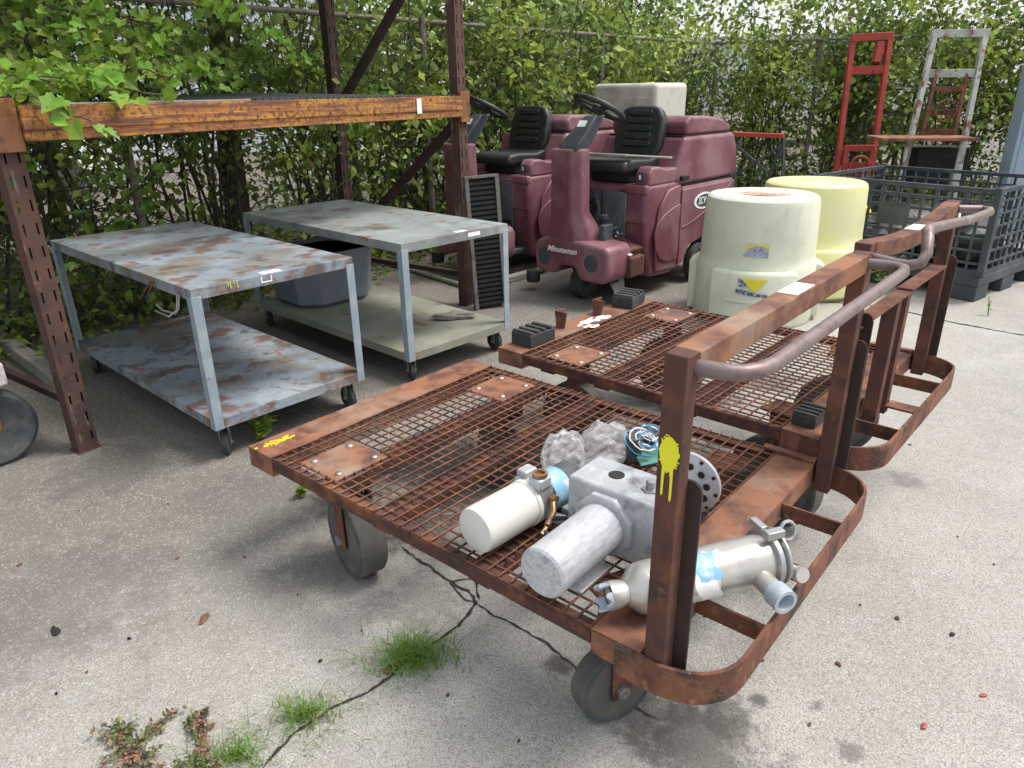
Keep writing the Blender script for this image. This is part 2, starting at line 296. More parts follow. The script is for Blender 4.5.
def crack(pix, wdt, seed):
    rn = random.Random(seed); pts = []
    P = [wp(*q) for q in pix]
    for a, b in zip(P[:-1], P[1:]):
        n = max(2, int((b-a).length/.018))
        for i in range(n):
            p = a.lerp(b, i/n); pts.append(p)
    pts.append(P[-1]); vs = []; off = 0
    for i, p in enumerate(pts):
        t = (pts[min(i+1, len(pts)-1)]-pts[max(i-1, 0)]); t.z = 0; t.normalize(); nn = Vector((-t.y, t.x, 0))
        off = off*.8 + rn.uniform(-.006, .006); ww = wdt*rn.uniform(.35, 1.15)*(1 if 0 < i < len(pts)-1 else .1)
        vs += [p+nn*(off-ww/2)+Vector((0, 0, .003)), p+nn*(off+ww/2)+Vector((0, 0, .003))]
    m = MB(); m._a(vs, [(2*i, 2*i+1, 2*i+3, 2*i+2) for i in range(len(pts)-1)])
    tag(m.build('pavement_crack', CRK, smooth=False), kind='structure')
crack([(262, 768), (290, 738), (340, 703), (385, 682), (415, 655), (440, 640), (462, 622), (478, 604), (470, 590), (445, 578), (400, 548)], .013, 1)
crack([(478, 604), (466, 600), (452, 584), (476, 578), (480, 600)], .010, 2)
crack([(478, 604), (500, 618), (545, 645), (600, 690), (660, 722)], .009, 3)
crack([(868, 305), (905, 312), (950, 322), (1010, 333), (1100, 345)], .022, 4)
crack([(790, 300), (868, 305)], .02, 6)

# ================================================================== FENCE (chain link) and background
FC = Vector((3.32, 12.55, 0)); FD = Vector((-.66, -.75, 0)).normalized(); FE = Vector((.90, -.43, 0)).normalized()
FH = 2.25
def chainlink(p0, d, length, gap, name, label, posts, tilt=0):
    root = thing(name, label, 'fence', p0, math.atan2(d.y, d.x))
    segs_v = []; segs_f = []
    r = .0016; p = gap
    # diagonal wires, two families
    k = 0
    for fam in (1, -1):
        x = -FH if fam == 1 else 0
        xe = length if fam == 1 else length+FH
        while x < xe:
            a = [x, 0.03]; b = [x+fam*(FH-.03), FH]
            # clip in x
            def cl(a, b):
                (x0, z0), (x1, z1) = a, b
                if x0 > x1: x0, z0, x1, z1 = x1, z1, x0, z0
                if x1 <= 0 or x0 >= length: return None
                if x0 < 0: z0 = z0+(z1-z0)*(0-x0)/(x1-x0); x0 = 0
                if x1 > length: z1 = z0+(z1-z0)*(length-x0)/(x1-x0); x1 = length
                return (x0, z0, x1, z1)
            c = cl(a, b)
            if c:
                x0, z0, x1, z1 = c; yo = .002*fam
                dx, dz = x1-x0, z1-z0; ln = math.hypot(dx, dz) or 1; nx, nz = -dz/ln*r, dx/ln*r
                o = len(segs_v)
                for (xx, zz) in ((x0, z0), (x1, z1)):
                    segs_v += [(xx+nx, yo, zz+nz), (xx, yo+r, zz), (xx-nx, yo, zz-nz), (xx, yo-r, zz)]
                segs_f += [(o+i, o+(i+1) % 4, o+4+(i+1) % 4, o+4+i) for i in range(4)]
            x += p*1.414
    fastmesh('chain_link_mesh', np.array(segs_v), np.array(segs_f), GALV, root)
    MB().tube([(0, 0, FH), (length, 0, FH)], .022, 8).build('top_rail', FENCEP, root)
    for x in posts: MB().tube([(x, .03, 0), (x, .03, FH+.03)], .032, 10).build('post', FENCEP, root)
    return root
chainlink(FC, FD, 15.5, .055, 'chain_link_fence', 'long overgrown chain link fence behind the grey tables and the pallet rack', (.0, 3.2, 6.3, 9.3, 12.3, 15.4))
chainlink(FC, FE, 9.0, .055, 'chain_link_fence', 'chain link fence behind the red and white lift masts', (1.55, 4.6, 7.6))

# ---- vegetation
def leaf_tris(P, size, up_bias=.4, fold=.25):
    n = len(P); D = rng.normal(size=(n, 3)); D[:, 2] -= .35; D /= np.linalg.norm(D, axis=1)[:, None]
    Nn = rng.normal(size=(n, 3)); Nn[:, 2] += up_bias*3; Nn -= D*(Nn*D).sum(1)[:, None]; Nn /= np.linalg.norm(Nn, axis=1)[:, None]
    W = np.cross(D, Nn); s = size*rng.uniform(.55, 1.25, n)[:, None]
    b = P; t = P+D*s; l = P+D*s*.45-W*s*.34+Nn*s*fold*.4; r = P+D*s*.45+W*s*.34+Nn*s*fold*.4
    V = np.stack([b, r, t, l], 1).reshape(-1, 3); i = np.arange(n)*4
    F = np.concatenate([np.stack([i, i+1, i+2], 1), np.stack([i, i+2, i+3], 1)])
    return V, F
def shrub(loc, h, w, nst, nclump, per, leaf, m, name='shrub', label='', group=None, lean=(0, 0), low=.05, spread=.16, seed=0, trunk_r=.02, cat='shrub'):
    rn = random.Random(seed)
    root = thing(name, label, cat, loc, 0, group)
    st = MB(); anchors = []
    for i in range(nst):
        a = rn.uniform(0, 2*pi); rr = rn.uniform(.25, 1)*w/2; hh = h*rn.uniform(.55, 1); b0 = Vector((rn.uniform(-.18, .18)*w, rn.uniform(-.18, .18)*w, 0))
        tip = Vector((cos(a)*rr+lean[0], sin(a)*rr+lean[1], hh)); mid = b0.lerp(tip, .5)+Vector((rn.uniform(-.2, .2), rn.uniform(-.2, .2), hh*.12))
        pts = []
        for k in range(8):
            t = k/7; q = b0*(1-t)**2+mid*2*t*(1-t)+tip*t*t; q = q+Vector((rn.uniform(-.03, .03), rn.uniform(-.03, .03), 0)); pts.append(q)
        st.tube(pts, [max(.004, trunk_r*(1-.8*k/7)) for k in range(8)], 5)
        anchors += pts[2:]
        for j in range(5):
            p0 = pts[rn.randint(1, 6)]; d = Vector((rn.uniform(-1, 1), rn.uniform(-1, 1), rn.uniform(-.3, .8)))*w*.32
            q1 = p0+d*.5+Vector((0, 0, .08)); q2 = p0+d; st.tube([p0, q1, q2], [.008, .006, .003], 4); anchors += [q1, q2]
    st.build('stems', BARK, root, smooth=False)
    A = np.array([tuple(a) for a in anchors]); pick = rng.integers(0, len(A), nclump)
    C = A[pick] + rng.normal(size=(nclump, 3))*w*.10; C = C[C[:, 2] > low]
    P = np.repeat(C, per, 0) + rng.normal(size=(len(C)*per, 3))*spread*np.array([1, 1, .8]); P = P[P[:, 2] > .03]; P = P[(P[:, 2] > 1.25) | (rng.random(len(P)) < .62)]
    V, F = leaf_tris(P, leaf); fastmesh('foliage', V, F, m, root)
    return root
FN = Vector((-FD.y*-1, FD.x*-1, 0))  # normal candidate
FN = Vector((-.75, .66, 0)).normalized()   # pointing away from the yard
sh = []
k = 0
SL = 'dense green leafy shrub growing through the chain link fence behind the yard'
ORD = ['first', 'second', 'third', 'fourth', 'fifth', 'sixth', 'seventh', 'eighth', 'ninth', 'tenth', 'eleventh', 'twelfth']
for i_, t in enumerate((0.5, 1.9, 3.3, 4.7, 6.0, 7.3, 8.6, 9.9, 11.2, 12.5, 13.8, 15.0)):
    p = FC+FD*t+FN*random.uniform(.25, .55); near = t > 7
    shrub(p, random.uniform(2.9, 3.7), 2.0, 16, 170 if near else 170, 27, .080 if near else .098, LEAF if k % 3 else LEAFD, label='leafy shrub on the long fence, %s of twelve leftward from the fence corner' % ORD[i_], group='shrubs along the chain link fence', seed=10+k, low=.0, spread=.16, trunk_r=.016); k += 1
for i_, t in enumerate((0.8, 2.1, 3.5, 4.9, 6.3, 7.7)):
    p = FC+FE*t+Vector((.45, .9, 0))*random.uniform(.3, .6)
    shrub(p, random.uniform(2.9, 3.5), 2.2, 16, 170, 30, .105, LEAFD if k % 2 else LEAF, label='leafy shrub behind the lift masts, %s of six rightward from the fence corner' % ORD[i_], group='shrubs behind the lift masts', seed=30+k, spread=.19, trunk_r=.016); k += 1
for i_, (t, off) in enumerate(((-1.5, 2.5), (2., 2.6), (5.5, 2.4), (9.3, 2.4), (13., 2.6))):
    p = FC+FD*t+FN*off
    shrub(p, random.uniform(4.4, 5.4), 3.6, 12, 130, 34, .13, LEAFD, name='tree', label='tall leafy tree behind the fence shrubs, %s of five leftward from the fence corner' % ORD[i_], group='trees beyond the fence', seed=60+k, spread=.25, trunk_r=.04, low=.7, cat='tree'); k += 1
for i_, (t, off) in enumerate(((2.6, 2.6), (6.5, 2.8), (10.5, 2.6))):
    p = FC+FE*t+Vector((.43, .9, 0))*off
    shrub(p, random.uniform(3.5, 4.1), 3.6, 10, 90, 34, .14, LEAF, name='tree', label='leafy tree behind the shrubs of the lift masts, %s of three from the left' % ORD[i_], group='trees beyond the lift masts', seed=60+k, spread=.27, trunk_r=.04, low=.7, cat='tree'); k += 1
# trees added at the left: unseen crowns overhead to shade rack and tables
def shade_tree(p, reach, label, seed):
    rn = random.Random(seed); root = thing('tree', label, 'tree', p); tr = MB(); B0 = Vector((0, 0, 0)); fork = Vector((.15, -.1, 2.3)); tr.tube([B0, Vector((.05, 0, 1.2)), fork], [.13, .10, .085], 12); A = []
    for i in range(13):
        a = 2*pi*i/13+rn.uniform(-.2, .2); L = rn.uniform(1.2, 2.6); tip = fork+Vector((cos(a)*L, sin(a)*L, rn.uniform(.9, 2.6)))+Vector(reach)*rn.uniform(.5, 1); mid = fork.lerp(tip, .5)+Vector((0, 0, .55)); pts = [fork*(1-t)**2+mid*2*t*(1-t)+tip*t*t for t in [j/8 for j in range(9)]]
        tr.tube(pts, [.05*(1-.85*j/8)+.004 for j in range(9)], 6); A += pts[3:]
        for j in range(6):
            p0 = pts[rn.randint(3, 8)]; q = p0+Vector((rn.uniform(-.8, .8), rn.uniform(-.8, .8), rn.uniform(-.15, .5))); tr.tube([p0, q], [.010, .004], 4); A += [q, p0.lerp(q, .5)]
    tr.build('trunk', BARK, root, smooth=False); A = np.array([tuple(a) for a in A])
    C = A[rng.integers(0, len(A), 330)]+rng.normal(size=(330, 3))*.22; P = np.repeat(C, 38, 0)+rng.normal(size=(330*38, 3))*.22; P = P[P[:, 2]+p[2] > 2.65]
    V, F = leaf_tris(P, .10); fastmesh('crown', V, F, LEAF, root)
shade_tree(FC+FD*8.2+FN*.6, (.6, -.6, 0), 'overhanging tree whose crown spreads above the right end of the rack', 92)
shade_tree(FC+FD*11.6+FN*.5, (1.2, -.9, 0), 'overhanging tree whose crown spreads above the left end of the rack', 91)
# undergrowth at the fence foot, yard side
def ground_cover():
    n = 16000; t = rng.uniform(.2, 15.4, n); o = rng.normal(size=n)*.32
    P = np.array(FC)[None]+np.array(FD)[None]*t[:, None]-np.array(FN)[None]*(o[:, None]-.1)
    P[:, 2] = np.abs(rng.normal(size=n))*.20+.02
    n2 = 9000; t2 = rng.uniform(.2, 9, n2); Q = np.array(FC)[None]+np.array(FE)[None]*t2[:, None]+np.array([[.43, .9, 0]])*rng.normal(size=n2)[:, None]*.4; Q[:, 2] = np.abs(rng.normal(size=n2))*.25+.02
    n3 = 16000; t3 = rng.uniform(0, 15.4, n3); Q3 = np.array(FC)[None]+np.array(FD)[None]*t3[:, None]+np.array(FN)[None]*rng.uniform(.3, 3.2, n3)[:, None]; Q3[:, 2] = np.abs(rng.normal(size=n3))*.22+.02
    P = np.concatenate([P, Q, Q3])
    V, F = leaf_tris(P, .07, .8); o = fastmesh('undergrowth', V, F, LEAFD)
    tag(o, 'low tangled weeds along the foot of the chain link fence', 'weeds', kind='stuff')
ground_cover()

# ---- large vine leaves over the rack beam and hanging branches
def big_leaf(mb, p, d, n, s):
    d = d.normalized(); n = (n-d*n.dot(d)).normalized(); wv = d.cross(n)
    out = [(0, 0), (.28, -.12), (.50, .10), (.38, .32), (.52, .58), (.24, .66), (0, 1.05), (-.24, .66), (-.52, .58), (-.38, .32), (-.50, .10), (-.28, -.12)]
    cu, tw = random.uniform(-.5, .35), random.uniform(-.35, .35); jx = [random.uniform(.72, 1.15) for _ in out]
    vs = [p+d*.32*s-n*.05*s]+[p+d*y*k_*s+wv*x*k_*s+n*(.30*abs(x)+cu*y*y*.6+tw*x*y)*s for (x, y), k_ in zip(out, jx)]
    mb._a(vs, [(0, i+1, (i+1) % 12+1) for i in range(12)])
def vine(name, label, strands, sz, m, seed, cat='vine'):
    rn = random.Random(seed); root = thing(name, label, cat, strands[0][0]); o = Vector(strands[0][0])
    st = MB(); lf = MB()
    for a, b, nleaf, sag in strands:
        a, b = Vector(a)-o, Vector(b)-o; pts = [a.lerp(b, t/9)+Vector((rn.uniform(-.03, .03), rn.uniform(-.03, .03), sag*math.sin(pi*t/9)+rn.uniform(-.02, .02))) for t in range(10)]
        st.tube(pts, .004, 5)
        for i in range(nleaf):
            q = rn.choice(pts)+Vector((rn.gauss(0, .05), rn.gauss(0, .05), rn.gauss(0, .035)))
            d = Vector((rn.uniform(-1, 1), rn.uniform(-1, .4), rn.uniform(-1.1, .2))); n = Vector((rn.uniform(-.6, .7), rn.uniform(-1.2, .1), rn.uniform(.3, 1.1)))
            big_leaf(lf, q, d, n, sz*rn.uniform(.55, 1.2))
    st.build('stems', BARK, root, smooth=False); lf.build('foliage', m, root, smooth=False)
    return root

# ================================================================== PALLET RACK
RK = wp(90, 450); RK2 = wp(470, 305); rd = (RK2-RK); RL = rd.length; ra = math.atan2(rd.y, rd.x); RDEP = 1.3
rack = thing('pallet_rack', 'rusty pallet rack with a worn orange beam and slotted uprights over the grey tables', 'pallet rack', RK, ra)
def upright(x, y, h, fy):
    m = MB(); w_, d_ = .095, .075
    # front face as strips leaving two columns of slots
    z = .0; pitch = .10; t = .004
    cols = [(-w_/2, -.031), (-.022, .022), (.031, w_/2)]
    for a, b in cols: m.b2((x+a, y, 0), (x+b, y+t, h))
    zz = .05
    k = 0
    while zz < h:
        for a, b in ((-.031, -.022), (.022, .031)): m.b2((x+a, y+.0003, zz+.05), (x+b, y+t-.0003, min(h, zz+pitch)))
        zz += pitch
    for a, b in ((-.031, -.022), (.022, .031)): m.b2((x+a, y+.0003, 0), (x+b, y+t-.0003, .05))
    m.b2((x-w_/2, y+t, 0), (x-w_/2+t, y+d_, h)); m.b2((x+w_/2-t, y+t, 0), (x+w_/2, y+d_, h))
    m.b2((x-w_/2+t, y+d_-t, 0), (x-w_/2+.02, y+d_, h)); m.b2((x+w_/2-.02, y+d_-t, 0), (x+w_/2-t, y+d_, h))
    m.b2((x-w_/2-.008, y-.01, 0), (x+w_/2+.008, y+d_+.01, .006))
    return m.build('upright', RACKP, rack, smooth=False)
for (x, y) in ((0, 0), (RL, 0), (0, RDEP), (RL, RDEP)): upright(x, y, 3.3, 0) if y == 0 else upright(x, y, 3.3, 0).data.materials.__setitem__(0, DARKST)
for yb in (-.042, RDEP+.08):
    m = MB(); a, b = .055, RL-.055; z0, z1 = 1.435, 1.575
    prof = [(yb, z0), (yb+.045, z0), (yb+.045, z1-.035), (yb+.045, z1), (yb, z1)]
    m.prism([(yb, z0), (yb+.042, z0), (yb+.042, z1), (yb, z1)], a, b, 'x'); m.b2((a, yb-.007, z0+.045), (b, yb, z1-.05))
    bm_ = m.build('beam', ORANGE, rack, .003)
    for x in (.0, RL):
        q = MB(); q.b2((x-.052, yb+.012, z0-.04), (x+.052, yb+.0365, z1+.03)); q.build('bracket', RUSTORG, bm_, .003)
m = MB(); 
for i in range(34):
    x = 1.25+i*(RL-1.25-.08)/34; zc = 1.580+.022*math.sin(pi*min(1, max(0, (x-1.2)/(RL-1.2))))
    m.bar((x, -.03, 1.580), (x, RDEP+.06, zc+.012), .035, .006)
for y in (.0, .4, .8, 1.2): m.b2((1.2, y, 1.5765), (RL-.08, y+.02, 1.5795))
m.build('deck', DGREY, rack, smooth=False)
m = MB(); m.b2((.1, -.025, 1.577), (1.2, .0, 1.584)); m.build('edge_strip', STEEL, rack)
for x in (0, RL):
    m = MB(); m.bar((x, .06, 1.40), (x, RDEP, .42), .05, .06); m.bar((x, RDEP, 1.50), (x, .06, 2.72), .05, .06); m.bar((x, .07, .25), (x, RDEP, .25), .04, .04); m.bar((x, .07, 3.0), (x, RDEP, 3.0), .04, .04)
    m.build('brace', DARKST, rack, .004)
m = MB(); m.b2((RL-.55, -.053, 1.47), (RL-.505, -.0495, 1.565)); m.build('sticker', PAPER, rack)

def rackw(x, y, z): 
    v = Matrix.Rotation(ra, 3, 'Z') @ Vector((x, y, z)); return RK+v
vine('climbing_vine', 'bright yellow green vine leaves spilling over the left end of the orange beam',
     [(rackw(.02, .10, 1.66), rackw(.75, .05, 1.62), 46, .04), (rackw(-.1, .25, 1.70), rackw(.55, .3, 1.68), 60, .03), (rackw(.0, -.08, 1.62), rackw(.30, -.09, 1.50), 16, .02), (rackw(.3, .3, 1.72), rackw(1.1, .5, 1.70), 46, .03), (rackw(.02, .0, 1.68), rackw(.5, .0, 1.62), 40, .03)], .085, LEAFY, 5)
LEAFM = mat('mid_green_vine_leaf', (.13, .23, .04), [((.22, .33, .055), 4, .46, .60), ((.07, .14, .03), 5, .55, .68)], .45, island=.4, trans=.45, spec=.4)
vine('hanging_branch', 'leafy green branch hanging in front of the fence above the middle of the orange beam',
     [(rackw(.9, .9, 2.05), rackw(1.6, .8, 1.72), 60, .05), (rackw(1.5, .9, 2.2), rackw(2.2, .8, 1.85), 60, .05), (rackw(1.0, 1.0, 1.95), rackw(1.9, 1.0, 1.70), 60, .04), (rackw(.6, .9, 1.95), rackw(1.3, .9, 1.75), 60, .04)], .075, LEAFY, 6, 'branch')
vine('hanging_branch', 'thick arching branch of green leaves behind the rack at upper left',
     [(rackw(-.5, 1.0, 1.95), rackw(.8, 1.15, 1.8), 110, .08), (rackw(-.3, 1.0, 1.8), rackw(.7, 1.1, 1.7), 90, .04), (rackw(.5, 1.2, 2.1), rackw(1.8, 1.25, 1.95), 110, .04), (rackw(-.5, 1.0, 1.6), rackw(.6, 1.1, 1.65), 60, .04)], .078, LEAFM, 8, 'branch')
vine('fence_vine', 'loose vine covering the fence between the rack braces and the scrubbers',
     [(rackw(1.2+.45*i, 1.45+.02*i, 1.2+.12*(i % 4)), rackw(2.0+.5*i, 1.5+.10*i, 2.05-.1*(i % 3)), 95, .05) for i in range(8)], .072, LEAFM, 18)
vine('fence_vine', 'loose vine covering the fence behind the left end of the rusty blue table',
     [(rackw(-.6+.3*i, 1.42, .5+.15*(i % 4)), rackw(-.1+.35*i, 1.45, 1.5-.1*(i % 3)), 42, .05) for i in range(7)], .070, LEAFM, 19)
# ================================================================== CASTER TABLES
def table(name, label, org, yaw, L, W, zt, zs, mt, ms, ml, seed):
    t = thing(name, label, 'work table', (org[0], org[1], 0), R(90-yaw))      # local x = width, y = length
    def tray(nm, z, m, th=.05):
        b = MB(); b.b2((0, 0, z-.003), (W, L, z)); e = .004
        b.b2((0, 0, z-th), (W, e, z-.003)); b.b2((0, L-e, z-th), (W, L, z-.003)); b.b2((0, e, z-th), (e, L-e, z-.003)); b.b2((W-e, e, z-th), (W, L-e, z-.003))
        return b.build(nm, m, t, .0015)
    tray('table_top', zt, mt); tray('shelf', zs, ms)
    for (x, y, sx, sy) in ((.0, .0, 1, 1), (W, 0, -1, 1), (0, L, 1, -1), (W, L, -1, -1)):
        b = MB(); o = -.0025; w_ = .042; th = .004
        X = lambda a: x+sx*a; Y = lambda a: y+sy*a
        b.b2((X(o), Y(o), zs-.05), (X(w_), Y(o+th), zt-.035)); b.b2((X(o), Y(o+th), zs-.05), (X(o+th), Y(w_), zt-.035))
        b.build('leg', ml, t, .001)
        cx, cy = X(.06), Y(.06); r_ = .062; zc = r_
        c = MB(); c.b2((cx-.04, cy-.04, zs-.055), (cx+.04, cy+.04, zs-.0505)); a_ = random.Random(seed+int(x*10+y*7)).uniform(-.9, .9)
        M = Matrix.Translation((cx, cy, 0)) @ Matrix.Rotation(a_, 4, 'Z')
        for s in (-1, 1): c.box(M @ Vector((s*.022, .012, (zc+zs-.055)/2)), (.004, .03, zs-.055-zc+.02), M.to_3x3().to_4x4())
        c.tube([M @ Vector((-.03, .02, zc)), M @ Vector((.03, .02, zc))], .007, 8)
        cs = c.build('caster', STEEL, t, .001)
        wl = MB(); ax = M.to_3x3().to_4x4() @ Matrix.Rotation(pi/2, 4, 'Y'); T = Matrix.Translation(M @ Vector((0, .02, zc))) @ ax
        wl.lathe([(.015, -.017), (r_-.012, -.018), (r_, -.012), (r_, .012), (r_-.012, .018), (.015, .017)], 28, T); wl.build('wheel', RUBBER, cs)
    return t
T1 = table('caster_table', 'blue grey caster table with heavy rust and yellow paint drips, nearest the left upright', (-1.369, 2.991), 42.751, 1.79, .84, .836, .217, BLUEP, BLUEP, LEGP, 1)
T2 = table('caster_table', 'grey green steel caster table with an olive lower shelf, standing behind the rusty blue one', (-.594, 3.921), 43.817, 1.79, .84, .834, .195, GREENP, SHELFG, LEGP, 4)
T1['group'] = T2['group'] = 'steel caster tables under the rack'
# hooks and paint marks on table 1
m = MB(); m.tube([(-.006, .10, .80), (-.02, .10, .74), (-.03, .12, .715), (-.05, .2, .72), (-.05, .26, .735)], .004, 6); m.tube([(-.006, .12, .80), (-.02, .12, .73), (-.05, .15, .70), (-.06, .26, .71)], .004, 6); m.build('wire_hook', STEEL, T1)
m = MB(); m.tube([(-.004, .36, .82), (-.03, .36, .78), (-.04, .38, .74), (-.02, .43, .72), (-.005, .46, .74)], .005, 6); m.tube([(-.004, .40, .81), (-.04, .40, .77), (-.05, .44, .73), (-.03, .5, .73)], .004, 6); m.build('wire_hook', RUSTD, T1)
m = MB()
for (x0, x1, z0) in ((.17, .1735, .818), (.181, .1845, .806), (.199, .202, .822), (.214, .217, .802)): m.b2((x0, -.0024, z0), (x1, -.0005, .8365))
m.build('yellow_paint_drip', YELLOW, T1, smooth=False)
m = MB()
for (x0, x1, z0, z1) in ((.33, .336, .80, .83), (.38, .386, .80, .83), (.336, .38, .80, .806)): m.b2((x0, -.0024, z0), (x1, -.0005, z1))
m.b2((.35, .01, .8365), (.45, .06, .8373)); m.build('white_paint_mark', PAPER, T1, smooth=False)
m = MB(); m.b2((.43, .02, .8345), (.52, .06, .8352)); m.b2((.5, -.0015, .80), (.6, -.0008, .825)); m.build('white_paint_mark', PAPER, T2, smooth=False)

# grey tub on the back table's shelf
def lw(o, x, y, z): return Matrix.Translation(o.location) @ Matrix.Rotation(o.rotation_euler.z, 4, 'Z') @ Vector((x, y, z))
tp = lw(T2, .39, 1.47, .196); tub = thing('plastic_tub', 'grey angular tub with flared walls standing on the shelf of the back table', 'tub', tp, T2.rotation_euler.z)
def octa(a, b, c): return [(-a, -b+c), (-a+c, -b), (a-c, -b), (a, -b+c), (a, b-c), (a-c, b), (-a+c, b), (-a, b-c)]
def loft(mb, rings):
    n = len(rings[0][0]); vs = [(x, y, z) for ring, z in rings for x, y in ring]
    mb._a(vs, [(i*n+j, i*n+(j+1) % n, (i+1)*n+(j+1) % n, (i+1)*n+j) for i in range(len(rings)-1) for j in range(n)]+[tuple(range(n))[::-1], tuple(range((len(rings)-1)*n, len(rings)*n))])
m = MB(); loft(m, [(octa(.27, .24, .11), 0), (octa(.31, .27, .12), .03), (octa(.34, .29, .13), .38), (octa(.32, .27, .13), .38), (octa(.29, .25, .12), .05)]); TUBM = mat('grey_tub_plastic', (.13, .155, .185), [((.19, .21, .23), 5, .45, .7), ((.16, .13, .1), 12, .62, .75)], .6); m.build('basin', TUBM, tub, .006)
m = MB(); loft(m, [(octa(.352, .302, .13), .360), (octa(.362, .312, .13), .385), (octa(.33, .282, .13), .386), (octa(.343, .293, .13), .360)]); m.build('rim', TUBM, tub, .004)
# stone lying on the shelf
bm = bmesh.new(); bmesh.ops.create_icosphere(bm, subdivisions=3, radius=1)
for v in bm.verts:
    n = 1+.18*math.sin(v.co.x*5+v.co.y*3)+.1*math.sin(v.co.z*9+v.co.x*4); v.co = Vector((v.co.x*.14*n, v.co.y*.045*n, max(-.8, v.co.z)*.028*n))
me = bpy.data.meshes.new('stone'); bm.to_mesh(me); bm.free(); o = bpy.data.objects.new('stone', me); COL.objects.link(o); me.materials.append(STONE)
q = lw(T2, .66, .32, .217); o.location = q; o.rotation_euler = (0, 0, R(8)); tag(o, 'small flat rough chunk of stone lying on the olive shelf', 'stone')

# ================================================================== PLATFORM CARTS
def wheel_asm(cart, x, y, r_, wd, zt, a_, fixed=True):
    M = Matrix.Translation((x, y, 0)) @ Matrix.Rotation(a_, 4, 'Z')
    T = M @ Matrix.Translation((0, 0, r_)) @ Matrix.Rotation(pi/2, 4, 'Y')
    br = MB(); br.box(M @ Vector((0, 0, zt-.004)), (wd+.05, .13, .008), M.to_3x3().to_4x4())
    for s in (-1, 1): br.box(M @ Vector((s*(wd/2+.008), 0, (zt-.008+r_-.03)/2)), (.007, .06, zt-.008-r_+.03), M.to_3x3().to_4x4())
    br.tube([M @ Vector((-wd/2-.02, 0, r_)), M @ Vector((wd/2+.02, 0, r_))], .012, 10)
    b = br.build('wheel_fork', RUST, cart, .0015)
    t = MB(); h = wd/2
    t.lathe([(r_*.30, -h*.75), (r_*.80, -h*.75), (r_*.86, -h), (r_*.955, -h), (r_*.965, -h*.93), (r_*.965, h*.93), (r_*.955, h), (r_*.86, h), (r_*.80, h*.75), (r_*.30, h*.75), (r_*.28, h*.95), (.013, h*.95), (.013, -h*.95), (r_*.28, -h*.95), (r_*.30, -h*.75)], 48, T)
    wo = t.build('wheel', WHEEL, b); MB().lathe([(r_*.967, -h*.93), (r_*.985, -h*.92), (r_, -h*.85), (r_, h*.85), (r_*.985, h*.92), (r_*.967, h*.93)], 48, T).build('tread', TREAD, b)
    for p_ in ([(.013, h+.012), (.02, h+.012), (.02, h+.024), (0, h+.024)], [(0, -h-.024), (.02, -h-.024), (.02, -h-.012), (.013, -h-.012)]): MB().lathe(p_, 6, T).build('axle_nut', STEEL, b)
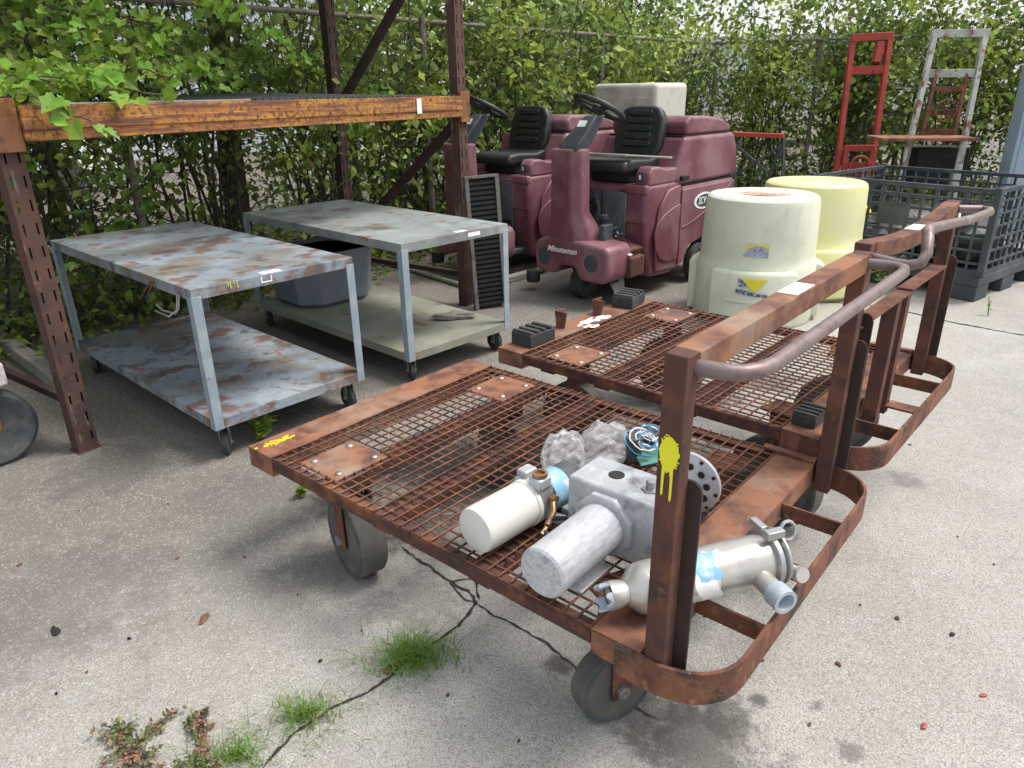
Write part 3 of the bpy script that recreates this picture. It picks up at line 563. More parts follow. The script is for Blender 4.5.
def cart(name, label, org, yaw, L, W, z, H, bent, lowbar, seed, wheels):
    rn = random.Random(seed); t = thing(name, label, 'platform cart', (org[0], org[1], 0), R(90-yaw))
    hh = .075; e0 = .145; e1 = .13
    m = MB()
    m.b2((0, L-e0, z-.006), (W, L, z)); m.b2((0, L-.006, z-hh), (W, L, z-.006)); m.b2((0, L-e0, z-hh), (W, L-e0+.006, z-.006)); m.b2((0, L-e0+.006, z-hh), (.006, L-.006, z-.006)); m.b2((W-.006, L-e0+.006, z-hh), (W, L-.006, z-.006))
    m.build('end_channel', RUSTPLATE, t, .002)
    m = MB(); m.b2((0, 0, z-.006), (W, e1, z)); m.b2((.006, 0, z-hh), (W-.006, .006, z-.006)); m.b2((0, e1-.006, z-hh), (W, e1, z-.006)); m.b2((0, 0, z-hh), (.006, e1-.006, z-.006)); m.b2((W-.006, 0, z-hh), (W, e1-.006, z-.006)); m.b2((W-.03, 0, z+.0005), (W, e1+.05, z+.012))
    m.build('end_plate', RUSTPLATE, t, .002)
    for s in (0, 1):    # side angles
        x0, x1 = (0, .035) if s == 0 else (W-.035, W); xe = (0, .005) if s == 0 else (W-.005, W)
        m = MB(); m.b2((x0, e1+.001, z-.012), (x1, L-e0-.001, z-.007)); m.b2((xe[0], e1+.001, z-.048), (xe[1], L-e0-.001, z-.012)); m.build('side_rail', RUSTD, t, .0015)
    for y in (.46, .86, 1.15):
        if y < L-.3:
            m = MB(); m.b2((.006, y, z-.06), (W-.006, y+.075, z-.0125)); m.build('cross_member', RUSTD, t, .002)
    # mesh of welded round bars
    g = MB(); n1 = int((L-e0-e1)/.0415); n2 = int(W/.0395); wr = .0036
    plates = [(.05, L-e0-.30, .27, L-e0-.10), (W-.27, L-e0-.30, W-.05, L-e0-.10)]
    def cuts(a, b, fix, ax):
        segs = [(a, b)]
        for (px0, py0, px1, py1) in plates:
            lo, hi, f0, f1 = (px0, px1, py0, py1) if ax == 'x' else (py0, py1, px0, px1)
            if f0 < fix < f1:
                ns = []
                for s0, s1 in segs:
                    if hi <= s0 or lo >= s1: ns.append((s0, s1))
                    else:
                        if lo > s0: ns.append((s0, lo))
                        if hi < s1: ns.append((hi, s1))
                segs = ns
        return segs
    for i in range(n1+1):
        y = e1+.004+i*(L-e0-e1-.008)/n1
        for a, b in cuts(.004, W-.004, y, 'x'):
            k = 6; g.tube([(a+(b-a)*j/k, y+rn.uniform(-.0012, .0012), z+.0005+rn.uniform(-.0015, .0015)) for j in range(k+1)], wr, 5)
    for i in range(n2+1):
        x = .006+i*(W-.012)/n2
        for a, b in cuts(e1-.01, L-e0+.012, x, 'y'):
            k = 6; g.tube([(x+rn.uniform(-.0012, .0012), a+(b-a)*j/k, z-.0045+rn.uniform(-.0012, .0012)) for j in range(k+1)], wr, 5)
    g.build('mesh_deck', RUST, t)
    for (x0, y0, x1, y1) in plates:
        m = MB(); m.b2((x0, y0, z-.011), (x1, y1, z-.004)); pl = m.build('caster_plate', RUSTPLATE, t, .0015)
        for (bx, by) in ((.16, .16), (.84, .16), (.84, .84), (.16, .84)):
            cx, cy = x0+(x1-x0)*bx, y0+(y1-y0)*by
            MB().lathe([(.013, 0), (.013, .003), (.009, .006), (0, .007)], 10, Matrix.Translation((cx, cy, z-.004))).build('bolt', STEEL, pl)
    # bumper loop
    prof = []; ex = .185; rc = .14
    path = [(0.0, .0), (0.0, -ex+rc)] + [(rc-rc*cos(a), -ex+rc-rc*sin(a)) for a in [pi/2*k/7 for k in range(1, 8)]]
    path += [(W-rc+rc*sin(a), -ex+rc-rc*cos(a)) for a in [pi/2*k/7 for k in range(0, 8)]] + [(W, 0)]
    path = [(x, y) for x, y in path]; path[0] = (0, .06); path[-1] = (W, .06)
    path = [(-.004 if x < 1e-6 else (W+.004 if x > W-1e-6 else x), y) for x, y in path]
    m = MB(); th = .010; vs = []; 
    for i, (x, y) in enumerate(path):
        a = path[max(i-1, 0)]; b = path[min(i+1, len(path)-1)]; tx, ty = b[0]-a[0], b[1]-a[1]; l = math.hypot(tx, ty); nx, ny = ty/l*th/2, -tx/l*th/2
        vs += [(x+nx, y+ny, z-.085), (x-nx, y-ny, z-.085), (x-nx, y-ny, z+.001), (x+nx, y+ny, z+.001)]
    k = len(path); m._a(vs, [(4*i+j, 4*i+(j+1) % 4, 4*i+4+(j+1) % 4, 4*i+4+j) for i in range(k-1) for j in range(4)]+[(0, 1, 2, 3), (4*k-4, 4*k-3, 4*k-2, 4*k-1)])
    bl = m.build('bumper_loop', RUST, t, .0015)
    for v in (.28, .57, .84):
        m = MB()
        if v == .57: m.b2((v-.035, -.18, z-.05), (v+.035, -.001, z-.042))
        else: m.b2((v-.004, -.18, z-.065), (v+.004, -.001, z-.015))
        m.build('bumper_rib', RUST, bl, .001)
    # handle frame
    q = .055
    for v0, nm in ((.003, 0), (W-.053, 1)):
        m = MB(); xa = v0 if nm == 0 else v0+.006; m.b2((xa, -q-.003, z-.085), (xa+.044, -.009, z+H)); m.build('post', RUSTP, t, .003)
        m = MB(); yo = -q-.034; m.prism([(-.008, z-.08), (yo, z-.08), (yo, z+.415), (yo+.006, z+.432), (yo+.018, z+.44), (-.008, z+.44)], v0+(.0445 if nm == 0 else .0505), v0+(.0525 if nm == 0 else .0585), 'x')
        m.build('stiffener', DARKST, t, .001)
    m = MB(); kx = 12
    for i in range(kx):
        a, b = W*i/kx, W*(i+1)/kx
    pr = []
    def dip(x): return -bent*math.sin(pi*min(1, max(0, (x-.05)/(W-.1)))) if bent else 0
    vs = []; n = 13
    for i in range(n):
        x = .0475+(W-.100)*i/(n-1); d = dip(x)
        vs += [(x, -q-.006, z+H-.055+d), (x, -.006, z+H-.055+d), (x, -.006, z+H+d), (x, -q-.006, z+H+d)]
    m._a(vs, [(4*i+j, 4*i+(j+1) % 4, 4*i+4+(j+1) % 4, 4*i+4+j) for i in range(n-1) for j in range(4)]+[(0, 1, 2, 3), (4*n-4, 4*n-3, 4*n-2, 4*n-1)])
    cb = m.build('crossbar', RUSTPLATE if not bent else RUST, t, .003)
    m = MB(); m.b2((W*.52-.06, -q-.003, z+H+.0005+dip(W*.55)), (W*.52+.06, -.010, z+H+.0015+dip(W*.55))); m.build('sticker', PAPER, cb)
    # push handle
    zz = z+H-.03
    if not bent:
        P = [(.045, -q, zz), (.05, -.10, zz), (.065, -.135, zz), (.10, -.155, zz), (.15, -.162, zz), (W-.09, -.165, zz), (W-.05, -.155, zz), (W-.03, -.13, zz), (W-.025, -.09, zz), (W-.03, -q, zz)]
    else:
        P = [(.03, -q, zz-.015), (.015, -.12, zz-.02), (.005, -.165, zz-.02), (.012, -.195, zz-.01), (.035, -.200, zz+.015), (.065, -.190, zz+.05), (.11, -.175, zz+.068), (.18, -.165, zz+.062), (.8, -.165, zz+.01), (W-.05, -.170, zz-.0), (W-.0, -.160, zz), (W+.02, -.13, zz), (W-.01, -.09, zz), (W-.03, -q, zz)]
    Q = []
    for i in range(len(P)-1):
        Q.append(P[i])
    Q.append(P[-1])
    MB().tube(Q, .016, 14).build('push_handle', PIPE, t)
    if lowbar:
        zb = z+.40
        m = MB(); m.b2((.02, -.065, zb-.006), (.60, -.01, zb)); m.b2((.58, -.066, zb+.001), (W-.06, -.01, zb+.008)); m.build('middle_bar', RUST, t, .001)
        for v0 in (.44, .56):
            m = MB(); m.bar((v0+.0, -.035, z-.08), (v0+.02, -.035, zb-.008), .05, .045, (1, 0, 0)); m.build('post', RUSTP, t, .002)
    for (x, y, r_, wd, a_) in wheels: wheel_asm(t, x, y, r_, wd, z-.013, a_)
    return t
wr = .158
C1 = cart('platform_cart', 'nearest rusty mesh deck platform cart with yellow spray paint on its handle post', (.274, 1.251), 40.648, 1.613, 1.148, .436, .713, 0, False, 1,
          [(.15, 1.23, .150, .10, R(-14)), (1.148-.15, 1.24, .150, .10, .0), (.18, .17, .117, .065, R(66)), (1.148-.16, .24, .125, .06, R(10))])
C2 = cart('platform_cart', 'second rusty mesh deck platform cart with a bent handle, parked behind the nearest one', (1.03, 2.157), 42.275, 1.476, 1.127, .501, .663, .035, True, 2,
          [(.15, 1.12, .185, .07, .0), (1.127-.15, 1.12, .185, .07, .0), (.20, .20, .185, .07, R(-8)), (1.127-.16, .24, .185, .07, R(10))])
C1['group'] = C2['group'] = 'rusty platform carts'
# yellow spray mark with drips on the near post, and on the far corner
z1 = .436
def blob(mb, pts, y, th=.0008): mb.prism(pts, y-th, y, 'y')
m = MB(); cz = .86; cx = .029
pts = [(cx+.0195*cos(a)*(1+.05*sin(3*a)), cz+.034*sin(a)) for a in [2*pi*i/24 for i in range(24)]]
cz = .945
m.prism([(-.034+.0205*cos(a)*(1+.05*sin(3*a)), cz+.036*sin(a)*(1-.06*cos(2*a))) for a in [2*pi*i/28 for i in range(28)]], .0012, .0029, 'x')
for (yy, z0, y0) in ((-.024, .850, -.027), (-.043, .842, -.040)): m.prism([(y0-.0055, cz-.02), (yy-.0028, cz-.05), (yy-.0024, z0+.006), (yy, z0), (yy+.0024, z0+.006), (yy+.0028, cz-.05), (y0+.0055, cz-.02)], .0011, .0026, 'x')
rn = random.Random(21)
for i in range(26):
    a = rn.uniform(0, 2*pi); d = rn.uniform(1.0, 1.16); yy, zz_ = -.034+.0205*d*cos(a), .945+.036*d*sin(a); q_r = rn.uniform(.0008, .0022)
    if yy < -.012: m.prism([(yy+q_r*cos(b), zz_+q_r*1.3*sin(b)) for b in [2*pi*k/6 for k in range(6)]], .0013, .0028-.00001*i, 'x')
m.build('yellow_spray_mark', YELLOW, C1, smooth=False)
m = MB(); rn = random.Random(3)
for i in range(34):
    x, y = .085+rn.gauss(0, .035), 1.565+rn.gauss(0, .010); s_ = rn.uniform(.0012, .0048)
    m.prism([(x+s_*2.2*cos(a)*rn.uniform(.6, 1.3), y+s_*sin(a)*rn.uniform(.6, 1.3)) for a in [2*pi*k/7 for k in range(7)]], z1+.0002, z1+.0010+i*.00002, 'z')
m.build('yellow_paint_splatter', YELLOW, C1, smooth=False)
# odds on cart 2: brackets and white spill are part of the cart
z2 = .501
for (x, y, h) in ((.44, 1.41, .085), (.74, 1.40, .08)):
    m = MB(); m.prism([(y-.004, z2), (y+.045, z2), (y+.055, z2+h), (y-.02, z2+h)], x-.035, x-.027, 'x'); m.b2((x-.027, y+.04, z2), (x+.035, y+.048, z2+h)); m.build('upright_bracket', RUST, C2, .001)
m = MB()
for i in range(26):
    x, y = .60+rn.gauss(0, .07), 1.37+rn.gauss(0, .02); s = rn.uniform(.006, .022)
    m.prism([(x+s*1.6*cos(a)*rn.uniform(.7, 1.2), y+s*sin(a)*rn.uniform(.7, 1.2)) for a in [2*pi*k/8 for k in range(8)]], z2+.0003+i*.00004, z2+.0012+i*.00004, 'z')
m.build('white_paint_spill', PAPER, C2, smooth=False)
# ribbed rubber blocks
def rubber_block(x, y, a, label, k=1.0):
    t = thing('rubber_block', label, 'rubber block', lw(C2, x, y, z2+.0005), C2.rotation_euler.z+a, 'black ribbed rubber blocks on the second cart'); t.scale = (k, k, k)
    m = MB(); m.prism([(-.09, 0), (.09, 0), (.09, .05), (.075, .058), (-.09, .062)], -.06, .06, 'y'); m.build('base', RUBBER, t, .004)
    for i in range(4): MB().b2((-.085+i*.045, -.058, .0585), (-.063+i*.045, .058, .073)).build('rib', RUBBER, t, .003)
rubber_block(.165, 1.40, 0, 'black ribbed rubber block at the left corner of the second cart, nearest the tables')
rubber_block(.98, 1.405, R(10), 'black ribbed rubber block at the far corner of the second cart, by the floor scrubber')
rubber_block(.12, .08, R(0), 'black rubber block at the handle end of the second cart, beside the handle post', .68)

# ---- things lying on cart 1
zc = z1+.004
def along(px0, px1, z, name, label, cat):
    a, b = wp(*px0, z), wp(*px1, z); d = b-a
    return thing(name, label, cat, (a.x, a.y, zc), math.atan2(d.y, d.x)), d.length
RX = Matrix.Rotation(pi/2, 4, 'Y')   # lathe z axis -> x axis
def LX(x0, y, z): return Matrix.Translation((x0, y, z)) @ RX
# white reservoir pump
t, Ln = along((474, 533), (560, 484), .505, 'hydraulic_pump', 'hydraulic pump with a milky white plastic reservoir and blue tape lying on the nearest cart', 'pump')
rr = .066
MB().lathe([(0, 0), (rr-.012, 0), (rr-.003, .004), (rr, .014), (rr, .19), (rr+.003, .192), (rr+.003, .205), (rr-.01, .206), (0, .206)], 40, LX(0, 0, rr+.003)).build('reservoir', WHITEPL, t)
m = MB(); m.box((.235, 0, rr+.01), (.055, .105, .11)); m.box((.225, -.035, rr+.075), (.05, .045, .035)); m.box((.245, .035, rr+.07), (.05, .04, .03)); m.build('manifold', ALU, t, .006)
MB().lathe([(0, 0), (rr-.008, 0), (rr-.008, .13), (rr-.02, .15), (0, .15)], 36, LX(.264, 0, rr)).build('motor', DGREY, t)
MB().lathe([(rr-.007, .008), (rr-.0055, .008), (rr-.0055, .075), (rr-.007, .075)], 36, LX(.264, 0, rr)).build('blue_tape', TAPE, t)
m = MB(); m.lathe([(.016, 0), (.022, .003), (.022, .012), (.014, .012), (.014, .004), (0, .004)], 20, Matrix.Translation((.225, -.035, rr+.0925))); m.build('brass_port', BRASS, t)
m = MB(); m.tube([(.25, -.06, rr+.02), (.22, -.09, rr), (.17, -.11, rr-.012)], .009, 10); m.tube([(.25, -.055, rr+.02), (.25, -.075, rr+.02)], .014, 6); m.tube([(.165, -.112, rr-.013), (.14, -.118, rr-.02)], .006, 6); m.build('fitting', BRASS, t)
m = MB(); m.tube([(.15, -.115, rr-.018), (.16, -.15, .03), (.22, -.17, .015), (.30, -.14, .012), (.36, -.10, .02), (.38, -.06, .05), (.36, -.03, .07)], .009, 10); m.tube([(.2, -.10, .06), (.26, -.14, .05), (.33, -.12, .06), (.37, -.07, .06)], .007, 8); m.build('hose', RUBBER, t)
m = MB(); m.tube([(.24, -.06, .03), (.26, -.12, .03), (.33, -.15, .03)], .016, 10); m.box((.30, -.10, .03), (.06, .05, .05)); m.build('valve_block', STEEL, t, .003)
# grey gear unit with tube
t, Ln = along((541, 577), (628, 507), .530, 'gear_unit', 'grey cast gear unit with a long round tube and hexagonal flange on nearest cart', 'gear unit')
rr = .066; zt_ = .098
MB().lathe([(0, 0), (rr-.006, 0), (rr, .006), (rr, .262), (0, .262)], 44, LX(0, 0, zt_)).build('tube', ALUW, t)
MB().lathe([(0, .26), (rr+.022, .26), (rr+.026, .265), (rr+.026, .285), (0, .285)], 8, LX(0, 0, zt_) @ Matrix.Rotation(R(22), 4, 'Z')).build('flange', ALU, t, .003)
m = MB(); m.box((.355, -.01, .1015), (.15, .27, .195)); bx = m.build('housing', ALU, t, .010, 3)
m = MB(); m.lathe([(.026, 0), (.026, .006), (.014, .006), (.014, .028), (0, .028)], 6, Matrix.Translation((.35, -.09, .1985))); m.build('plug', STEEL, bx, .001)
m = MB(); m.lathe([(.022, 0), (.022, .0025), (0, .0025)], 20, Matrix.Translation((.36, .02, .1985))); m.build('port', BLACK, bx)
m = MB(); m.prism([(.12, 0), (.15, 0), (.15, .04), (.13, .05)], -.03, .03, 'y'); m.prism([(.13, 0), (.22, 0), (.25, .06), (.15, .06)], -.035, -.027, 'y'); m.prism([(.13, 0), (.22, 0), (.25, .06), (.15, .06)], .027, .035, 'y'); m.b2((.10, -.05, 0), (.24, .05, .008)); m.build('foot', ALU, t, .002)
m = MB(); m.tube([(.33, -.14, .05), (.30, -.19, .045)], .011, 8); m.tube([(.31, -.17, .047), (.29, -.21, .043)], .015, 6); m.build('fitting', BRASS, t)
# perforated flange disc standing behind the post
c = wp(690, 484, .525); c.z = zc; t = thing('perforated_flange', 'round pale flange plate with a ring of holes standing behind the yellow marked post', 'flange', c, R(-38))
def disc_holes(mb, R0, holes, t0, t1, n=48):
    pass
rr = .095; MB().lathe([(0, 0), (rr, 0), (rr, .012), (rr-.02, .022), (.03, .03), (.03, .05), (.018, .052), (0, .052)], 40, Matrix.Translation((0, 0, rr)) @ Matrix.Rotation(pi/2, 4, 'X')).build('disc', ALU, t)
m = MB()
for k in range(10):
    a = 2*pi*k/10+.2; m.lathe([(.0105, 0), (.0105, .002), (0, .002)], 12, Matrix.Translation((.062*cos(a), -.0262, rr+.062*sin(a))) @ Matrix.Rotation(pi/2, 4, 'X'))
    a += .31; m.box((.086*cos(a), -.0165, rr+.086*sin(a)), (.010, .006, .009), Matrix.Rotation(-a, 4, 'Y'))
m.build('bolt_holes', BLACK, t)
MB().lathe([(.013, 0), (.013, .004), (0, .004)], 14, Matrix.Translation((0, -.0515, rr)) @ Matrix.Rotation(pi/2, 4, 'X')).build('hub', BRASS, t)
m = MB(); m.lathe([(0, 0), (.05, 0), (.045, .06), (0, .06)], 28, Matrix.Translation((0, .001, rr)) @ Matrix.Rotation(-pi/2, 4, 'X')); m.build('body', ALU, t)
# silver canister across the handle end
t, Ln = along((630, 587), (772, 552), .515, 'filter_canister', 'silver canister with blue tape lying across the handle end of the nearest cart', 'canister')
rr = .062; zz = rr+.002; K = Ln
MB().lathe([(0, -.012), (.03, -.012), (rr-.02, .0), (rr-.004, .016), (rr, .035), (rr, K-.03), (rr+.004, K-.028), (rr+.004, K-.01), (rr-.004, K), (0, K)], 44, LX(0, 0, zz)).build('body', CANM, t)
m = MB(); m.lathe([(.024, 0), (.034, 0), (.034, .02), (.028, .045), (.020, .045), (.018, 0), (.024, 0)], 24, LX(-.055, 0, zz)); m.build('collar', CANM, t)
m = MB()
for (a0, a1, x0) in ((0, 1.6, -.012), (2.2, 3.4, -.004), (4.1, 5.6, -.016)):
    n = 8; vs = []
    for i in range(n+1):
        a = a0+(a1-a0)*i/n
        for (r_, x) in ((.026, x0-.008-.006*math.sin(i)), (.032, x0-.008-.006*math.sin(i)), (.032, .01), (.026, .01)): vs.append((-.055+x, r_*cos(a), zz+r_*sin(a)))
    m._a(vs, [(4*i+j, 4*i+(j+1) % 4, 4*i+4+(j+1) % 4, 4*i+4+j) for i in range(n) for j in range(4)]+[(0, 1, 2, 3), (4*n, 4*n+1, 4*n+2, 4*n+3)])
m.build('broken_pipe_end', mat('grey_pvc', (.36, .42, .47), [((.5, .54, .57), 20, .5, .7)], .5), t)
m = MB()
def patch(mb, x0, x1, a0, a1, r_, wob=.3):
    n = 10; vs = []
    for i in range(n+1):
        for j in range(n+1):
            a = a0+(a1-a0)*j/n; x = x0+(x1-x0)*i/n+wob*.02*math.sin(7*j+x0*50)*(1 if i in (0, n) else 0); a += wob*.12*math.sin(5*i)*(1 if j in (0, n) else 0)
            vs.append((x, r_*cos(a), zz+r_*sin(a)))
    mb._a(vs, [(i*(n+1)+j, (i+1)*(n+1)+j, (i+1)*(n+1)+j+1, i*(n+1)+j+1) for i in range(n) for j in range(n)])
patch(m, .15, .21, pi*.52, pi*.88, rr+.0008); patch(m, .03, .09, pi*.6, pi*1.15, rr+.0008); m.build('blue_tape', TAPE, t)
m = MB(); patch(m, .155, .215, -pi*.48+pi, pi*1.35, rr+.0006, .8); m.build('label_remnant', WHITEPT, t)
m = MB(); m.lathe([(rr+.004, 0), (rr+.013, .002), (rr+.013, .016), (rr+.004, .018), (rr+.004, 0)], 40, LX(K-.030, 0, zz)); m.lathe([(rr+.004, 0), (rr+.011, .002), (rr+.011, .01), (0, .02)], 40, LX(K-.002, 0, zz))
m.box((K-.02, -.02, zz+rr+.02), (.05, .022, .022)); m.box((K-.02, .04, zz+rr+.010), (.02, .05, .016)); m.build('clamp_ring', STEEL, t, .002)
m = MB(); P = [(K+.02, -.02+.0, zz+rr+.005)]; m.tube([(K+.03+.022*cos(a), -.01+.008*math.sin(a), zz+rr+.012+.022*sin(a)) for a in [2*pi*i/14 for i in range(15)]], .005, 8); m.build('eye_bolt', STEEL, t)
m = MB(); m.tube([(K-.07, -rr*.5, zz-.01), (K-.07, -rr-.045, zz-.015)], .026, 24); stub = m.build('side_pipe', CANM, t)
m = MB(); m.lathe([(.019, 0), (.029, 0), (.031, .004), (.031, .045), (.022, .045), (.018, .02), (0, .02)], 28, Matrix.Translation((K-.07, -rr-.04, zz-.015)) @ Matrix.Rotation(pi/2, 4, 'X')); m.build('grey_pipe_fitting', MATS['grey_pvc'], t)
m = MB(); m.lathe([(0, 0), (.020, 0), (.020, .018), (0, .018)], 20, Matrix.Translation((K+.045, -.05, zz-.03)) @ Matrix.Rotation(R(70), 4, 'X')); m.tube([(K, -.03, zz+.02), (K+.03, -.04, zz-.01), (K+.045, -.05, zz-.02)], .005, 6); m.build('cap', CANM, t)
# rusty flat bar
a, b = wp(533, 466, .50), wp(640, 488, .50); t = MB(); a.z = b.z = 0; dd = (b-a)
o = MB(); o.prism([(0, .03), (dd.length, .045), (dd.length, .057), (0, .042)], -.01, .01, 'y'); fb = o.build('flat_bar', RUSTD, None, .001, loc=(a.x, a.y, zc), rot=(0, 0, math.atan2(dd.y, dd.x)))
tag(fb, 'short rusty flat bar poking out from behind the grey gear unit', 'steel bar')
# crumpled clear plastic bags
def bag(px, py, sx, sy, sz, seed, label):
    bm = bmesh.new(); bmesh.ops.create_icosphere(bm, subdivisions=5, radius=1); rn = random.Random(seed); ph = [rn.uniform(0, 6) for _ in range(9)]
    from mathutils import noise as mn
    o3 = Vector((rn.uniform(0, 9), rn.uniform(0, 9), rn.uniform(0, 9)))
    for v in bm.verts:
        p = v.co.copy(); k = .85+.30*mn.noise(p*1.3+o3); k += .16*(1-2.2*abs(mn.noise(p*2.2+o3*2)))+.07*(1-2.2*abs(mn.noise(p*5+o3)))
        q = p*k; v.co = Vector((q.x*sx, q.y*sy, max(-.5, q.z)*sz))
    for _ in range(1): bmesh.ops.smooth_vert(bm, verts=bm.verts, factor=.5, use_axis_x=True, use_axis_y=True, use_axis_z=True)
    me = bpy.data.meshes.new('plastic_bag'); bm.to_mesh(me); bm.free(); o = bpy.data.objects.new('plastic_bag', me); COL.objects.link(o); me.materials.append(CLEARPL)
    me.polygons.foreach_set('use_smooth', [True]*len(me.polygons))
    p = wp(px, py, z1+.06); o.location = (p.x, p.y, zc+.5*sz+.002); o.rotation_euler = (0, 0, R(40)); tag(o, label, 'plastic bag')
bag(563, 455, .085, .060, .095, 3, 'left crumpled clear plastic bag behind the gear unit')
bag(604, 447, .095, .060, .095, 9, 'larger crumpled clear plastic bag beside the coil of wires')
# wires and circuit board
p = wp(647, 446, z1+.05); t = thing('wire_bundle', 'tangle of white and blue wires over a teal circuit board on the nearest cart', 'wires', (p.x, p.y, zc), R(20))
m = MB(); m.box((.01, -.02, .03), (.13, .09, .006), Matrix.Rotation(R(25), 4, 'X')); m.build('circuit_board', WIREC[2], t)
m = MB(); m.tube([(-.05, .0, .01), (-.05, .0, .09)], .028, 16); m.tube([(.03, .03, .01), (.03, .03, .08)], .03, 16); m.build('canister', DGREY, t)
rn = random.Random(4)
for mi, cnt in ((0, 5), (1, 5)):
    m = MB()
    for i in range(cnt):
        c = Vector((rn.uniform(-.03, .03), rn.uniform(-.03, .02), rn.uniform(.06, .09))); r_ = rn.uniform(.03, .06); tl = rn.uniform(-.5, .5)
        m.tube([c+Vector((r_*cos(a), r_*.8*sin(a), r_*.5*sin(a+tl)+rn.uniform(-.004, .004))) for a in [1.7*pi*k/16+tl for k in range(17)]], .0025, 5)
    m.build('wire', WIREC[mi], t)

# ================================================================== FLOOR SCRUBBERS
def scrubber(label, loc, rotz, has_strip):
    t = thing('floor_scrubber', label, 'floor scrubber', loc, rotz, 'maroon ride on floor scrubbers')
    # steering column shell
    m = MB(); loft(m, [([(-.21, -.20), (.06, -.20), (.16, -.12), (.16, .04), (-.21, .04)], .42), ([(-.20, -.20), (.05, -.20), (.15, -.12), (.15, .02), (-.20, .02)], .58), ([(-.19, -.20), (.01, -.20), (.08, -.13), (.08, -.03), (-.19, -.03)], .72), ([(-.19, -.20), (.01, -.20), (.075, -.13), (.075, -.04), (-.19, -.04)], 1.19)])
    m.build('column', MAROON, t, .022, 4)
    m = MB(); m.prism([(-.34, .26), (-.31, .22), (-.14, .22), (-.08, .30), (.06, .30), (.12, .20), (.35, .20), (.40, .25), (.40, .44), (.37, .49), (.12, .51), (-.20, .51), (-.31, .49), (-.34, .45)], -.215, .10, 'y'); m.build('front_bumper', MAROON, t, .035, 4)
    for x in (-.235, .235):
        m = MB(); T = Matrix.Translation((x, -.212, .355)) @ Matrix.Rotation(pi/2, 4, 'X'); m.lathe([(.092, -.006), (.086, .006), (.078, .004), (.072, -.02), (.06, -.004), (0, .006)], 32, T)
        h = m.build('headlight', MAROON, t); m = MB(); m.lathe([(.070, -.004), (.066, .004), (.03, .009), (0, .010)], 28, T); m.build('lens', DGREY, h)
    text('Minuteman', .066, 'brand_lettering', WHITEPT, t, (-.055, -.2175, .425), (pi/2, 0, 0), .0012, .35, 1.0)
    # floor, front wheel
    m = MB(); m.b2((-.36, .08, .22), (.34, .42, .27)); m.b2((-.12, -.02, .24), (.12, .3, .42)); m.b2((.10, .06, .30), (.24, .28, .44)); m.build('footboard', DGREY, t, .01)
    T = Matrix.Translation((.0, .02, .135)) @ Matrix.Rotation(pi/2, 4, 'Y'); m = MB(); m.lathe([(.03, -.05), (.07, -.05), (.12, -.06), (.135, -.045), (.135, .045), (.12, .06), (.07, .05), (.03, .05)], 36, T); w0 = m.build('front_wheel', RUBBER, t)
    m = MB(); m.box((.0, .02, .26), (.20, .10, .06)); m.box((.085, .02, .19), (.014, .08, .16)); m.box((-.085, .02, .19), (.014, .08, .16)); m.tube([(-.09, .02, .135), (.09, .02, .135)], .02, 10); m.build('wheel_fork', DGREY, w0, .003)
    # bumper roller left on a bracket
    m = MB(); m.bar((-.36, .1, .20), (-.50, -.02, .12), .03, .012); b = m.build('roller_bracket', BLACK, t); m = MB(); m.lathe([(0, -.05), (.055, -.05), (.06, -.04), (.06, .04), (.055, .05), (0, .05)], 20, Matrix.Translation((-.50, -.05, .12))); m.build('roller', RUBBER, b)
    # console and wheel
    m = MB(); loft(m, [([(-.13, -.185), (.04, -.185), (.04, -.06), (-.13, -.06)], 1.17), ([(-.13, -.17), (.06, -.17), (.06, .0), (-.13, .0)], 1.22), ([(-.055, .05), (.055, .05), (.055, .17), (-.055, .17)], 1.42)]); c_ = m.build('console', DGREY, t, .012, 3)
    M = Matrix.Translation((-.0, -.065, 1.335)) @ Matrix.Rotation(R(50), 4, 'X'); m = MB(); m.box(M @ Vector((.0, .03, .012)), (.075, .055, .002), M.to_3x3().to_4x4()); m.build('label_sticker', PAPER, c_)
    SM = Matrix.Translation((0, .16, 1.475)) @ Matrix.Rotation(R(-24), 4, 'X') @ Matrix.Rotation(R(12), 4, 'Y'); n = 40; m = MB(); m.tube([SM @ Vector((.20*cos(2*pi*i/n), .20*sin(2*pi*i/n), 0)) for i in range(n+1)], .021, 10, False)
    sw = m.build('steering_wheel', VINYL, t); m = MB(); m.lathe([(0, -.03), (.05, -.03), (.055, 0), (.04, .012), (0, .015)], 20, SM)
    for a in (R(90), R(205), R(335)): m.bar(SM @ Vector((.03*cos(a), .03*sin(a), -.005)), SM @ Vector((.192*cos(a), .192*sin(a), 0)), .05, .014, SM.to_3x3() @ Vector((0, 0, 1)))
    m.build('spokes', VINYL, sw, .003)
    # body lower
    m = MB(); m.prism([(.36, .18), (.42, .155), (.74, .14), (.74, .40), (1.66, .40), (1.70, .46), (1.72, .845), (.77, .845), (.77, .90), (.30, .90), (.27, .86), (.29, .35)], -.40, .40, 'x'); body = m.build('body', MAROON, t, .03, 4)
    m = MB(); m.prism([(.80, .14), (.86, .14), (.92, .36), (1.40, .39), (1.62, .2), (1.66, .2), (1.68, .398), (.80, .398)], -.37, .37, 'x'); m.build('skirt', MAROON, t, .015, 3)
